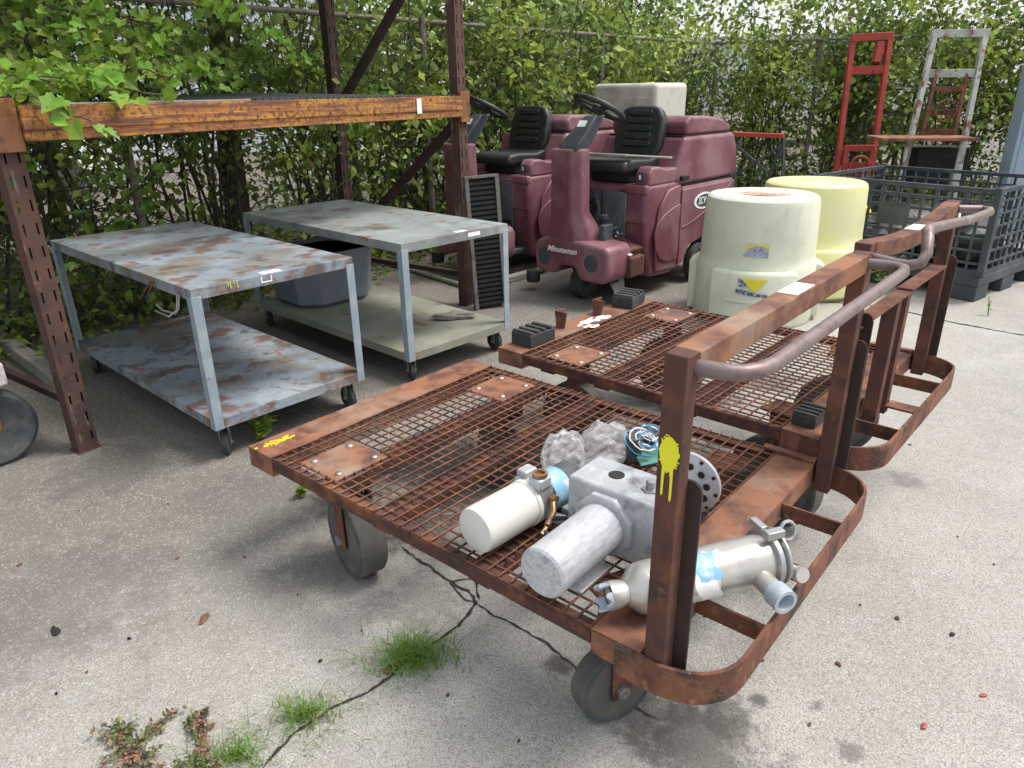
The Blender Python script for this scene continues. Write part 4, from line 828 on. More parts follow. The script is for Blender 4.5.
    # bulging wheel arch panel on the sides, pod, armrest
    for s in (1, -1):
        vs = []; n = 14; 
        pts = [(.42, .20), (.40, .50), (.44, .72), (.56, .845), (.72, .87), (.745, .87), (.745, .18)]
        m = MB(); m.prism([(y, z) for y, z in pts], s*.401, s*.425, 'x'); m.build('side_panel', MAROON, t, .014, 4)
        m = MB(); m.prism([(.36, .53), (.38, .40), (.46, .30), (.58, .26), (.735, .26), (.735, .72), (.62, .70), (.50, .66), (.40, .60)], s*.4255, s*.437, 'x'); m.build('side_bulge', MAROON, t, .010, 3)
        m = MB(); m.prism([(.785, .20), (.785, .825), (1.70, .825), (1.69, .46), (1.40, .42), (1.28, .40), (.95, .34), (.86, .20)], s*.401, s*.418, 'x'); dn = m.build('rear_side_panel', MAROON, t, .008, 3)
        m = MB(); m.prism([(.81+.85*u, .50+.30*u**1.5+dz) for u, dz in [(i/10, 0) for i in range(11)]+[(i/10, .022) for i in range(10, -1, -1)]], s*.4175, s*.424, 'x'); m.build('moulded_ridge', MAROON, dn, .004)
    m = MB(); m.prism([(.30, .89), (.30, .99), (.345, 1.035), (.44, 1.035), (.56, 1.01), (.90, 1.01), (.90, .89)], .26, .395, 'x'); m.prism([(.30, .89), (.30, .99), (.345, 1.035), (.44, 1.035), (.56, 1.01), (.90, 1.01), (.90, .89)], -.395, -.30, 'x'); ar = m.build('armrest', MAROON, t, .02, 3)
    m = MB(); m.b2((.285, .293, .925), (.345, .30, .995)); ct = m.build('control_switch', DGREY, ar, .003); MB().b2((.305, .288, .945), (.322, .2925, .978)).build('lever', WHITEPT, ct, .002)
    m = MB(); m.b2((.20, .262, .60), (.385, .30, .875)); m.b2((.20, .25, .83), (.40, .31, .905)); m.build('rolled_corner', MAROON, t, .03, 3)
    m = MB(); m.b2((-.34, .255, .30), (.215, .269, .84)); bp_ = m.build('battery_panel', MGREY, t, .006); MB().b2((-.02, .2495, .33), (-.012, .2545, .84)).build('panel_seam', BLACK, bp_)
    m = MB(); m.b2((.10, .245, .47), (.20, .2545, .50)); m.build('latch', BLACK, bp_)
    m = MB(); m.box((-.13, .17, .70), (.14, .15, .10), Matrix.Rotation(R(15), 4, 'Y')); m.box((-.12, .18, .76), (.10, .12, .03)); mo = m.build('pump_motor', BLACK, t, .012); MB().lathe([(.025, 0), (.025, .003), (0, .004)], 20, Matrix.Translation((-.12, .15, .776))).build('blue_badge', TAPE, mo)
    # seat
    m = MB(); m.b2((-.20, .33, .905), (.19, .72, .99)); m.build('seat_base', BLACK, t, .01)
    m = MB(); m.prism([(.22, .985), (.20, 1.03), (.235, 1.075), (.36, 1.085), (.60, 1.07), (.72, 1.10), (.74, 1.0)], -.26, .22, 'x'); m.build('seat_cushion', VINYL, t, .03, 4)
    bk = MB(); M = Matrix.Translation((-.02, .72, 1.06)) @ Matrix.Rotation(R(-14), 4, 'X')
    loft_pts = [(-.19, 0), (.19, 0), (.235, .10), (.225, .32), (.17, .405), (.10, .425), (-.10, .425), (-.17, .405), (-.225, .32), (-.235, .10)]
    bk.prism(loft_pts, -.035, .06, 'y', M); sb = bk.build('seat_back', VINYL, t, .028, 4)
    for i in range(5):
        z = .09+i*.062; q = MB(); q.prism([(-.13+.006*i, z), (.13-.006*i, z), (.145-.006*i, z+.022), (.13-.006*i, z+.044), (-.13+.006*i, z+.044), (-.145+.006*i, z+.022)], -.047, -.036, 'y', M); q.build('padding_rib', VINYL, sb, .008, 3)
    # tank
    m = MB(); m.prism([(.80, .862), (1.74, .862), (1.765, .95), (1.73, 1.10), (1.66, 1.22), (1.62, 1.235), (.80, 1.235), (.74, 1.10), (.66, .92), (.70, .87)], -.395, .40, 'x'); m.build('tank', MAROON, t, .035, 4)
    m = MB(); m.prism([(.86, 1.245), (1.63, 1.245), (1.60, 1.30), (1.45, 1.355), (1.20, 1.385), (.90, 1.39), (.84, 1.34)], -.36, .375, 'x'); m.build('tank_lid', MAROON, t, .025, 4)
    m = MB(); m.b2((-.37, .81, 1.236), (.37, 1.60, 1.2445)); m.b2((-.38, .79, .846), (.385, 1.70, .8615)); m.build('gasket', BLACK, t)
    m = MB(); m.b2((.40, .75, .90), (.43, .86, .935)); m.build('latch', BLACK, t, .004)
    # wheels at the rear
    for s in (1, -1):
        T = Matrix.Translation((s*.395, 1.14, .165)) @ Matrix.Rotation(pi/2, 4, 'Y'); m = MB(); m.lathe([(.03, -.04), (.10, -.035), (.13, -.045), (.165, -.035), (.165, .035), (.13, .045), (.10, .03), (.03, .04)], 36, T); rw = m.build('rear_wheel', RUBBER, t)
        MB().lathe([(0, -.028), (.10, -.028), (.098, .033), (.03, .02), (0, .045)], 28, T).build('rim', STEEL, rw)
    # logo badge
    badge = MB(); n = 36; badge.prism([(1.15+.165*cos(2*pi*i/n), .70+.070*sin(2*pi*i/n)) for i in range(n)], .4185, .4215, 'x'); bd = badge.build('badge', WHITEPT, t)
    q = MB(); q.prism([(1.16+.14*cos(2*pi*i/n), .70+.053*sin(2*pi*i/n)) for i in range(n)], .4218, .4235, 'x'); q.build('badge_field', DGREY, bd)
    text('SCV 28', .082, 'badge_lettering', WHITEPT, bd, (.4240, 1.155, .70), (pi/2, 0, pi/2), .0008, .3, .85)
    if has_strip:
        m = MB(); m.bar((-.20, .26, 1.122), (.55, .34, 1.115), .05, .012); m.bar((-.18, .23, 1.120), (.20, .27, 1.121), .03, .018); m.build('torn_strip', mat('weathered_trim', (.30, .31, .27), [((.18, .17, .14), 10, .5, .7)], .8), t, .003)
        m = MB(); m.bar((.10, .02, .50), (.42, .06, .40), .045, .006); st = m.build('white_strip', WHITEPT, t)
        m = MB(); m.box((.26, .16, .42), (.26, .20, .10), Matrix.Rotation(R(16), 4, 'Y')); m.box((.33, .14, .30), (.20, .2, .16)); m.build('rusty_linkage', RUSTD, t, .01)
        m = MB(); rn = random.Random(5)
        for i in range(16): p0 = Vector((.10+rn.uniform(-.04, .12), .13+rn.uniform(-.05, .05), .52+rn.uniform(-.02, .05))); m.tube([p0, p0+Vector((rn.uniform(-.04, .04), rn.uniform(-.04, .04), rn.uniform(-.02, .03)))], .008, 6)
        m.build('loose_fittings', STEEL, t)
        m = MB(); m.tube([(-.10, .22, .84), (.0, .16, .80), (.06, .12, .70), (.04, .10, .58), (.14, .10, .50)], .012, 8); m.tube([(-.14, .24, .82), (-.05, .10, .74), (.02, .06, .62), (.10, .06, .52), (.24, .12, .47)], .008, 8); m.tube([(.16, .22, .86), (.10, .14, .72), (.17, .12, .60), (.12, .08, .48)], .007, 8); m.build('loose_hose', RUBBER, t)
        m = MB(); m.box((.20, .02, .54), (.05, .12, .16)); m.box((.12, .10, .66), (.05, .05, .04)); m.build('pedal_box', DGREY, t, .006)
        m = MB(); m.bar((.30, .02, .17), (.42, -.02, .03), .08, .02); m.bar((.30, .10, .24), (.36, .04, .06), .05, .012); m.build('bent_bracket', TIMBER, t, .003)
    return t
SC1 = scrubber('maroon ride on floor scrubber with a torn seat strip, beside the cream drum', (.60, 5.80, 0), R(-43), True)
SC2 = scrubber('maroon ride on floor scrubber with an intact black seat, partly hidden behind the rack upright', (-.30, 6.62, 0), R(-43), False)

# ================================================================== DRUMS
def drum(label, loc, m_, rotz, stick):
    t = thing('plastic_drum', label, 'drum', loc, rotz, 'big plastic drums standing behind the second cart')
    prof = [(.0, .0), (.420, 0), (.432, .02), (.428, .30), (.424, .405), (.416, .43), (.408, .45), (.404, .50), (.402, .60), (.392, .85), (.384, .878), (.366, .892), (.25, .886), (0, .880)]
    MB().lathe(prof, 64).build('shell', m_, t)
    for a in (-90, 30, 150):        # broad raised panels round the foot
        m = MB(); n = 16; vs = []
        for i in range(n+1):
            b = R(a-38+76*i/n)
            for (r_, z) in ((.42, .03), (.474, .03), (.478, .39), (.462, .415), (.42, .42)): vs.append((r_*cos(b), r_*sin(b), z))
        m._a(vs, [(5*i+j, 5*i+(j+1) % 5, 5*i+5+(j+1) % 5, 5*i+5+j) for i in range(n) for j in range(5)]+[(0, 1, 2, 3, 4), tuple(5*n+j for j in range(5))]); m.build('foot_panel', m_, t, .01, 3)
        m = MB(); n = 12; vs = []
        for i in range(n+1):
            b = R(a-24+48*i/n)
            for (r_, z) in ((.470, .20), (.488, .205), (.484, .225), (.470, .225)): vs.append((r_*cos(b), r_*sin(b), z))
        m._a(vs, [(4*i+j, 4*i+(j+1) % 4, 4*i+4+(j+1) % 4, 4*i+4+j) for i in range(n) for j in range(4)]+[(0, 1, 2, 3), tuple(4*n+j for j in range(4))]); m.build('moulded_lip', m_, t, .004)
    if stick:
        m = MB(); m.lathe([(.0, .8835), (.19, .8865), (.185, .8875), (0, .8855)], 24, Matrix.Translation((.02, .05, 0)) @ Matrix.Scale(.62, 4, (0, 1, 0))); m.build('rusty_stain_disc', mat('reddish_residue', (.42, .20, .14), [((.66, .67, .5), 9, .48, .6)], .8), t)
        for zc_, inv in ((.445, 0), (.29, 1)):
            def cur(x, z, r_): b = -pi/2+x/.45; return (r_*cos(b), r_*sin(b), z)
            rr = .4835 if inv else .4125
            base = MB(); 
            def poly(pts, mtl, nm, dr):
                q = MB(); vs = [cur(x*1.0, z, rr+dr) for x, z in pts]+[cur(x*1.0, z, rr+dr-.002) for x, z in pts]; n = len(pts)
                q._a(vs, [tuple(range(n)), tuple(range(n, 2*n))[::-1]]+[(i, (i+1) % n, n+(i+1) % n, n+i) for i in range(n)]); q.build(nm, mtl, t, smooth=False)
            if inv:
                poly([(-.075, .375), (.0, .375), (.09, .375), (.045, .32), (.015, .285), (-.01, .305)], YSTICK, 'warning_sticker', .002); poly([(-.095, .375), (-.078, .375), (-.035, .325), (-.085, .32)], NAVY, 'warning_sticker', .0035); poly([(-.105, .300), (-.05, .298), (.0, .282), (.0, .258), (-.105, .272)], NAVY, 'warning_sticker', .0035); poly([(.002, .282), (.04, .276), (.095, .27), (.095, .248), (.002, .258)], NAVY, 'warning_sticker', .0035)
            else:
                poly([(-.09, .565), (-.065, .60), (.0, .60), (-.01, .592)], YSTICK, 'warning_sticker', .001); poly([(.0, .60), (.08, .60), (.088, .57), (.03, .59)], YSTICK, 'warning_sticker', .001); poly([(-.10, .52), (-.0, .515), (-.005, .588), (-.05, .565)], FOILM, 'warning_sticker', .001); poly([(.0, .515), (.085, .512), (.085, .565), (.03, .586), (-.002, .588)], FOILM, 'warning_sticker', .001)
    return t
drum('pale cream plastic drum with two yellow stickers, nearer of the two drums', (1.83, 5.28, 0), DRUM1, R(-19-0), True)
drum('bright pale yellow plastic drum with no sticker, behind the cream one', (2.49, 5.98, 0), DRUM2, R(10), False)

# ================================================================== BULK CRATE
CN = Vector((3.655, 5.46, 0)); cy_ = math.atan2(.6, .8); cr = thing('bulk_crate', 'big open charcoal lattice plastic pallet crate at the right edge behind the carts', 'crate', CN, cy_)
Wc, Lc, Hc, zb = 1.25, 1.52, .865, .20
m = MB(); m.b2((0, 0, .12), (Wc, Lc, zb))
for x in (.0, Wc/2-.12, Wc-.24):
    for y in (0, Lc/2-.13, Lc-.26): m.b2((x+.004, y+.004, 0), (x+.236, y+.256, .1195))
m.build('pallet_base', CRATEM, cr, .008)
def wall(p, d, ln, nm):
    m = MB(); p = Vector(p); d = Vector(d); nz = 7; nv = int(ln/.105)
    def X(a, z): return p+d*a+Vector((0, 0, z))
    m.bar(X(0, Hc-.015), X(ln, Hc-.015), .035, .03); m.bar(X(0, zb+.02), X(ln, zb+.02), .03, .04)
    for i in range(1, nz): z = zb+(Hc-zb)*i/nz; m.bar(X(.0, z), X(ln, z), .022, .016)
    for i in range(nv+1): a = .012+(ln-.024)*i/nv; m.bar(X(a, zb+.04), X(a, Hc-.03), .018, .018 if i % 4 else .04)
    w_ = m.build('lattice_wall', CRATEM, cr, smooth=False); return w_, X
wall((.02, 0, 0), (0, 1, 0), Lc, 0); wall((Wc-.02, 0, 0), (0, 1, 0), Lc, 0); wall((0, .02, 0), (1, 0, 0), Wc, 0); wall((0, Lc-.02, 0), (1, 0, 0), Wc, 0)
for (x, y) in ((.0, 0), (Wc, 0), (0, Lc), (Wc, Lc)): MB().box((x, y, (zb+Hc)/2+.01), (.05, .05, Hc-zb+.01)).build('corner_post', CRATEM, cr, .006)
m = MB(); m.b2((-.012, .62, .52), (.0, .88, .70)); m.build('blank_panel', CRATEM, cr, .003)
# rubbish inside the crate
def lump(name, label, cat, p, s, m_, seed, sub=3):
    bm = bmesh.new(); bmesh.ops.create_icosphere(bm, subdivisions=sub, radius=1); rn = random.Random(seed); ph = [rn.uniform(0, 6) for _ in range(5)]
    for v in bm.verts:
        x, y, z = v.co; n = 1+.2*math.sin(3*x+ph[0])+.16*abs(math.sin(5*y+ph[1]+2*z))+.09*abs(math.sin(9*z+ph[2]+4*x)); v.co = Vector((x*n*s[0], y*n*s[1], max(-.55, z)*n*s[2]))
    me = bpy.data.meshes.new(name); bm.to_mesh(me); bm.free(); o = bpy.data.objects.new(name, me); COL.objects.link(o); me.materials.append(m_); o.location = p; tag(o, label, cat); return o
lump('rubbish_bag', 'black rubbish bag slumped at the near end inside the bulk crate', 'bag', lw(cr, .50, .42, .33), (.30, .28, .22), VINYL, 1)
lump('rubbish_bag', 'black rubbish bag at the far end inside the bulk crate', 'bag', lw(cr, .50, 1.08, .32), (.30, .28, .20), VINYL, 2)
lump('crumpled_film', 'crumpled white plastic film on top of the black rubbish inside the bulk crate', 'plastic film', lw(cr, .30, .45, .57), (.12, .14, .05), WHITEPL, 3)
lump('crumpled_film', 'small yellow scrap of plastic at the far end inside the bulk crate', 'plastic film', lw(cr, .28, 1.15, .54), (.05, .09, .05), YSTICK, 4)

# ================================================================== LIFT MASTS, PLATFORM, TRESTLE, LOCKER, BEIGE COVER
def P3(px, py, Y): return wy(px, py, Y)
def frame_thing(name, label, cat, org): 
    t = thing(name, label, cat, org); return t, (lambda v: Vector(v)-Vector(org))
Yb = 9.9; Yt = 10.25
o0 = wp(838, 205); o0 = P3(838, 205, Yb); o0.z = 0
t, K_ = frame_thing('lift_mast', 'bright red lift mast leaning back against the fence shrubs', 'lift mast', o0)
BL, BR, TL, TR = P3(832, 205, Yb), P3(866, 207, Yb-.1), P3(853, 38, Yt), P3(890, 36, Yt-.1)
for b in (BL, BR): b.z = 0
for nm, a, b in (('rail', BL, TL), ('rail', BR, TR)): MB().bar(K_(a), K_(b), .075, .06, (1, 0, 0)).build(nm, REDP, t, .005)
def q_(a, b, f): return a.lerp(b, f)
MB().bar(K_(TL)+Vector((-.03, -.01, .0)), K_(TR)+Vector((.03, -.01, 0)), .085, .09).build('top_beam', REDP, t, .005)
MB().bar(K_(q_(BL, TL, .82)), K_(q_(BR, TR, .82)), .05, .10).build('cross_beam', REDP, t, .005)
MB().bar(K_(q_(q_(BL, TL, .86), q_(BR, TR, .86), .72)), K_(q_(q_(BL, TL, .97), q_(BR, TR, .97), .76)), .09, .09, (1, 0, 0)).build('lift_cylinder', REDP, t, .005)
c0, c1 = q_(q_(BL, TL, .10), q_(BR, TR, .10), .5), q_(q_(BL, TL, .40), q_(BR, TR, .40), .5)
m = MB(); ax = (BR-BL).normalized()
for s in (-.16, .16): m.bar(K_(c0+ax*s)-Vector((0, .09, 0)), K_(c1+ax*s)-Vector((0, .09, 0)), .05, .06, (1, 0, 0))
for f in (.35, .95, .62): m.bar(K_(c0.lerp(c1, f)-ax*.17)-Vector((0, .10, 0)), K_(c0.lerp(c1, f)+ax*.17)-Vector((0, .10, 0)), .04, .075)
m.build('carriage', REDP, t, .004)
m = MB(); pc = K_(c0.lerp(c1, .62))-Vector((0, .15, 0)); m.tube([pc+Vector((.12*cos(a), 0, .12*sin(a))) for a in [2*pi*i/20 for i in range(21)]], .016, 8, False); m.build('chain_wheel', REDP, t)
MB().bar(K_(q_(BL, TL, .42)+ax*.28)-Vector((0, .02, 0)), K_(q_(BL, TL, .84)+ax*.28)-Vector((0, .02, 0)), .01, .01).build('lift_chain', BLACK, t)
# white mast with platform
Yb, Yt = 8.9, 9.35
BL, BR, TL, TR = P3(893, 212, Yb), P3(950, 215, Yb-.15), P3(935, 34, Yt), P3(985, 33, Yt-.1)
for b in (BL, BR): b.z = 0
o0 = BL.lerp(BR, .5); t, K_ = frame_thing('lift_mast', 'rusty white lift mast with a flat load platform, right of the red one', 'lift mast', o0)
ax = (BR-BL).normalized()
for a, b in ((BL, TL), (BR, TR)): MB().bar(K_(a), K_(b), .06, .055, (1, 0, 0)).build('rail', WHITEP, t, .004)
MB().bar(K_(TL)-ax*.04, K_(TR)+ax*.04, .07, .085).build('top_beam', WHITEP, t, .004)
MB().bar(K_(q_(BR, TR, .0)+ax*.10+Vector((0, .3, 0))), K_(q_(BR, TR, .98)+ax*.08+Vector((0, .1, 0))), .03, .03, (1, 0, 0)).build('rear_strut', WHITEP, t, .003)
MB().bar(K_(q_(BL, TL, .80)+ax*.03), K_(q_(BR, TR, .80)-ax*.03), .04, .09).build('cross_beam', WHITEP, t, .004)
m = MB(); i0, i1 = .44, .80
for f in (.2, .8): m.bar(K_(q_(q_(BL, TL, i0), q_(BR, TR, i0), f)), K_(q_(q_(BL, TL, i1), q_(BR, TR, i1), f)), .035, .04, (1, 0, 0))
for f in (.50, .60, .72): m.bar(K_(q_(q_(BL, TL, f), q_(BR, TR, f), .2)), K_(q_(q_(BL, TL, f), q_(BR, TR, f), .8)), .03, .06)
m.build('carriage', RUST, t, .003)
m = MB(); pc = K_(q_(q_(BL, TL, .61), q_(BR, TR, .61), .5))-Vector((0, .05, 0)); m.tube([pc+Vector((.12*cos(a), 0, .12*sin(a))) for a in [2*pi*i/20 for i in range(21)]], .012, 8, False)
for a in (0, 60, 120): m.bar(pc+Vector((.12*cos(R(a)), 0, .12*sin(R(a)))), pc-Vector((.12*cos(R(a)), 0, .12*sin(R(a)))), .014, .01)
m.build('hand_wheel', RUST, t)
A_, B_ = P3(880, 137, 8.75), P3(976, 138, 8.55); zpl = (A_.z+B_.z)/2; A_.z = B_.z = zpl
m = MB(); d_ = Vector((.15, .95, 0)).normalized()*.5; vs = [K_(A_-d_*.2), K_(B_-d_*.2), K_(B_+d_), K_(A_+d_)]; vs = vs+[v-Vector((0, 0, .035)) for v in vs]
m._a(vs, [(0, 1, 2, 3), (7, 6, 5, 4), (0, 4, 5, 1), (1, 5, 6, 2), (2, 6, 7, 3), (3, 7, 4, 0)]); m.build('load_platform', RUSTPLATE, t, .004)
for a in (A_+Vector((.33, 0, 0)), B_-Vector((.15, 0, 0))): b = a.copy(); b.z = 0; MB().bar(K_(b), K_(a)-Vector((0, 0, .036)), .035, .035, (1, 0, 0)).build('support_leg', WHITEP, t, .003)
m = MB(); m.b2(tuple(K_(P3(912, 188, 8.95))), tuple(K_(P3(952, 145, 9.35)))); m.build('dark_cabinet', BLACK, t, .01)
# trestle with orange top
o0 = P3(760, 190, 9.4); o0.z = 0; t, K_ = frame_thing('trestle', 'dark metal trestle with an orange red top beside the first scrubber', 'trestle', o0)
A_, B_ = P3(733, 134, 9.5), P3(784, 136, 9.2)
MB().bar(K_(A_), K_(B_), .10, .05).build('top_rail', REDP, t, .005)
for (a, dx, dy) in ((A_, -.10, .15), (A_, .10, -.2), (B_, -.22, .15), (B_, .05, -.15)):
    e = a+Vector((dx, dy, 0)); e.z = 0; MB().bar(K_(e), K_(a)-Vector((0, 0, .02)), .04, .03, (1, 0, 0)).build('leg', DGREY, t, .003)
m = MB(); c_ = A_.lerp(B_, .45); m.bar(K_(A_.lerp(B_, .1))-Vector((0, 0, .5)), K_(B_)-Vector((0, 0, .1)), .03, .03); m.bar(K_(A_)-Vector((0, 0, .1)), K_(A_.lerp(B_, .8))-Vector((0, 0, .45)), .03, .03); m.build('cross_brace', DGREY, t, .002)
# locker at the right edge
o0 = P3(1001, 206, 8.2); o0.z = 0; t = thing('metal_locker', 'pale blue grey metal locker at the right edge behind the crate', 'locker', o0, R(-22))
MB().b2((0, 0, 0), (.95, .5, 1.95)).build('cabinet', LOCK, t, .006)
for x in (.045, .495): 
    m = MB(); m.b2((x, -.012, .06), (x+.41, -.001, .98)); m.b2((x, -.012, 1.0), (x+.41, -.001, 1.90)); d_ = m.build('door', LOCK, t, .004); MB().b2((x+.35, -.03, 1.2), (x+.37, -.012, 1.32)).build('handle', STEEL, d_, .002)
# beige weathered cover behind scrubber
bc = P3(640, 210, 8.5); bc.z = 0; t = thing('plastic_housing', 'weathered beige plastic machine housing standing behind the first scrubber', 'housing', bc, R(-40))
m = MB(); m.b2((-.50, -.30, 1.08), (.30, .40, 1.66)); up_ = m.build('hood', BEIGE, t, .05, 4); MB().b2((-.30, -.305, 1.18), (.24, -.299, 1.52)).build('recess_panel', BEIGE, up_, .02)
m = MB(); loft(m, [([(-.42, -.34), (.42, -.34), (.42, .34), (-.42, .34)], 0), ([(-.40, -.32), (.40, -.32), (.40, .32), (-.40, .32)], .55), ([(-.30, -.26), (.36, -.26), (.36, .3), (-.30, .3)], .68), ([(-.28, -.25), (.36, -.25), (.36, .3), (-.28, .3)], 1.09)]); m.build('pedestal', BEIGE, t, .03, 3)
m = MB(); m.lathe([(0, 0), (.05, 0), (.05, .012), (0, .012)], 20, Matrix.Translation((.05, -.02, 1.66))); m.build('yellow_cap', YSTICK, t)

# ================================================================== LEANING RIBBED PANEL, POLES, LEFT TROLLEY, SCRAP TIMBER
p0 = wp(476, 311); p1 = wp(508, 307); dd = p1-p0
t = thing('ribbed_panel', 'black ribbed metal panel leaning by the foot of the right rack upright', 'panel', p0, math.atan2(dd.y, dd.x)); Wp = .27
M = Matrix.Rotation(R(-2.0), 4, 'Y') @ Matrix.Rotation(R(-3), 4, 'X')
m = MB(); m.prism([(0, .0), (.03, 0), (.03, 1.0), (0, 1.0)], .0, .05, 'y', M); m.prism([(Wp-.03, .03), (Wp, .03), (Wp, 1.0), (Wp-.03, 1.0)], 0, .05, 'y', M); m.prism([(0, 1.001), (Wp, 1.001), (Wp, 1.02), (0, 1.02)], 0, .05, 'y', M); m.build('frame', mat('grey_brown_metal', (.16, .145, .13), [((.07, .06, .05), 20, .5, .65)], .8), t, .002)
m = MB()
for i in range(26): m.prism([(.031, .03+i*.037), (Wp-.031, .03+i*.037), (Wp-.031, .052+i*.037), (.031, .052+i*.037)], .008, .035, 'y', M)
m.prism([(.031, .0), (Wp-.031, 0), (Wp-.031, 1.0), (.031, 1.0)], .038, .045, 'y', M); m.build('slats', BLACK, t, smooth=False)
a, b = wp(300, 238), wp(466, 289); d_ = b-a
o = MB().tube([(0, 0, 0), (d_.length, 0, 0)], .022, 12).build('pole', mat('pale_green_pole', (.30, .32, .22), [((.18, .18, .14), 10, .5, .7)], .8), loc=(a.x, a.y, .023), rot=(0, 0, math.atan2(d_.y, d_.x))); tag(o, 'long pale greenish pole lying on the ground behind the grey tables', 'pole')
a, b = wp(-40, 315), wp(62, 388); d_ = b-a
o = MB().box((d_.length/2, 0, .045), (d_.length, .09, .09)).build('timber', TIMBER, None, .008, loc=(a.x, a.y, 0), rot=(0, 0, math.atan2(d_.y, d_.x))); tag(o, 'square weathered timber lying on the ground behind the left upright', 'timber')
c = wp(2, 463); t = thing('trolley', 'low trolley with a big dark rubber wheel and a pinkish plank at the left edge', 'trolley', c, R(50))
T = Matrix.Translation((0, 0, .185)) @ Matrix.Rotation(pi/2, 4, 'X'); wl = MB().lathe([(.03, -.035), (.10, -.03), (.12, -.04), (.165, -.05), (.185, -.035), (.185, .035), (.165, .05), (.12, .04), (.10, .03), (.03, .035)], 48, T).build('wheel', WHEEL, t)
MB().lathe([(0, -.045), (.03, -.045), (.035, -.02), (.11, -.02), (.11, .02), (.035, .02), (.03, .045), (0, .045)], 32, T).build('hub', DGREY, wl)
m = MB(); m.b2((-.75, -.09, .39), (.10, .42, .50)); pk = m.build('plank', PINKW, t, .012)
m = MB(); m.b2((-.68, -.01, .30), (-.04, .05, .389)); m.b2((-.68, .32, .30), (-.04, .38, .389)); m.b2((-.05, -.075, .18), (.03, -.065, .389)); m.build('underframe', RUSTD, t, .004)
for (a, b, lab) in (((505, 283), (545, 272), 'weathered plank under the second scrubber, lower of the pair'), ((510, 274), (548, 264), 'weathered plank under the second scrubber, upper of the pair')):
    a, b = wp(*a), wp(*b); d_ = b-a; o = MB().box((d_.length/2, 0, .03), (d_.length, .09, .05)).build('plank', TIMBER, None, .004, loc=(a.x, a.y, .0), rot=(0, 0, math.atan2(d_.y, d_.x))); tag(o, lab, 'plank')

# ================================================================== BEYOND THE FENCE
bp0 = Vector((-19, 17, 0)); t = thing('siding_building', 'pale building with horizontal siding seen through the leaves at upper left', 'building', bp0, R(24))
m = MB()
for i in range(22): m.prism([(-.02, .25*i), (-.06, .25*i), (-.015, .25*i+.246), (0, .25*i+.246), (0, .25*i)], 0, 16, 'x')
m.b2((0, .001, 0), (16, 8, 5.5)); m.build('wall', SIDING, t, smooth=False)
m = MB(); m.prism([(-.5, 5.5), (8.5, 5.5), (4, 7.4)], -.4, 16.4, 'x'); m.build('roof', DGREY, t)
t = thing('box_trailer', 'long white box trailer parked beyond the fence behind the scrubbers', 'trailer', (2.0, 24, 0), R(-14))
m = MB(); m.b2((0, 0, .95), (11, 2.5, 3.0)); m.build('body', TRAILER, t, .03)
m = MB()
for i in range(12): m.b2((.4+i*.9, -.03, .98), (.46+i*.9, -.001, 2.96))
m.build('side_rib', TRAILER, t)
for x in (8.6, 9.8):
    MB().lathe([(0, -.14), (.42, -.14), (.5, -.1), (.5, .1), (.42, .14), (0, .14)], 28, Matrix.Translation((x, .1, .5)) @ Matrix.Rotation(pi/2, 4, 'X')).build('wheel', RUBBER, t)
m = MB(); m.b2((8, .3, .7), (10.4, 2.2, .949)); m.b2((1.2, .4, 0), (1.35, .55, .949)); m.build('chassis', DGREY, t)
t = thing('parked_van', 'white van parked beyond the fence, glimpsed under the left part of the orange beam', 'van', (-9.5, 9.5, 0), R(62))
m = MB(); m.prism([(0, .35), (4.9, .35), (4.9, .95), (4.1, 1.1), (3.5, 1.9), (.1, 1.95), (0, 1.8)], 0, 1.9, 'y'); m.build('body', TRAILER, t, .06, 3)
m = MB(); m.b2((.4, -.004, 1.2), (1.6, .002, 1.65)); m.b2((1.9, -.004, 1.2), (3.2, .002, 1.65)); m.build('window', BLACK, t)
for x in (.9, 3.9): MB().lathe([(0, -.1), (.3, -.1), (.34, -.07), (.34, .07), (.3, .1), (0, .1)], 28, Matrix.Translation((x, .06, .34)) @ Matrix.Rotation(pi/2, 4, 'X')).build('wheel', RUBBER, t)

# ================================================================== WEEDS, LITTER
def tuft(px, py, n, h, r_, label, m=GRASS, seed=0):
    rn = np.random.default_rng(seed); V = []; F = []; c = wp(px, py)
    for i in range(n):
        a = rn.uniform(0, 2*pi); rad = abs(rn.normal())*r_*.3; b = np.array([cos(a)*rad*1.6, sin(a)*rad, 0]); d = rn.uniform(0, 2*pi); hh = h*rn.uniform(.35, 1.1); sp = rn.uniform(.3, 1.4)*hh; wd = rn.uniform(.0010, .0022)
        s = np.array([-sin(d), cos(d), 0])*wd; o = len(V)
        for k in range(5):
            t = k/4; p = b+np.array([cos(d)*sp*t**1.6, sin(d)*sp*t**1.6, hh*(t-.38*t*t)]); w_ = s*(1-t*.85); V += [p-w_, p+w_]
        F += [(o+2*k, o+2*k+1, o+2*k+3, o+2*k+2) for k in range(4)]
    o = fastmesh('grass_tuft', np.array(V), np.array(F), m); o.location = c; tag(o, label, 'grass tuft', 'grass tufts along the crack'); return o
tuft(412, 660, 520, .105, .17, 'largest bright green grass tuft growing on the crack', seed=1)
tuft(306, 716, 260, .075, .15, 'middle grass tuft on the crack, between the other two', seed=2)
tuft(238, 756, 220, .075, .14, 'grass tuft at the bottom end of the crack by the picture edge', seed=3)
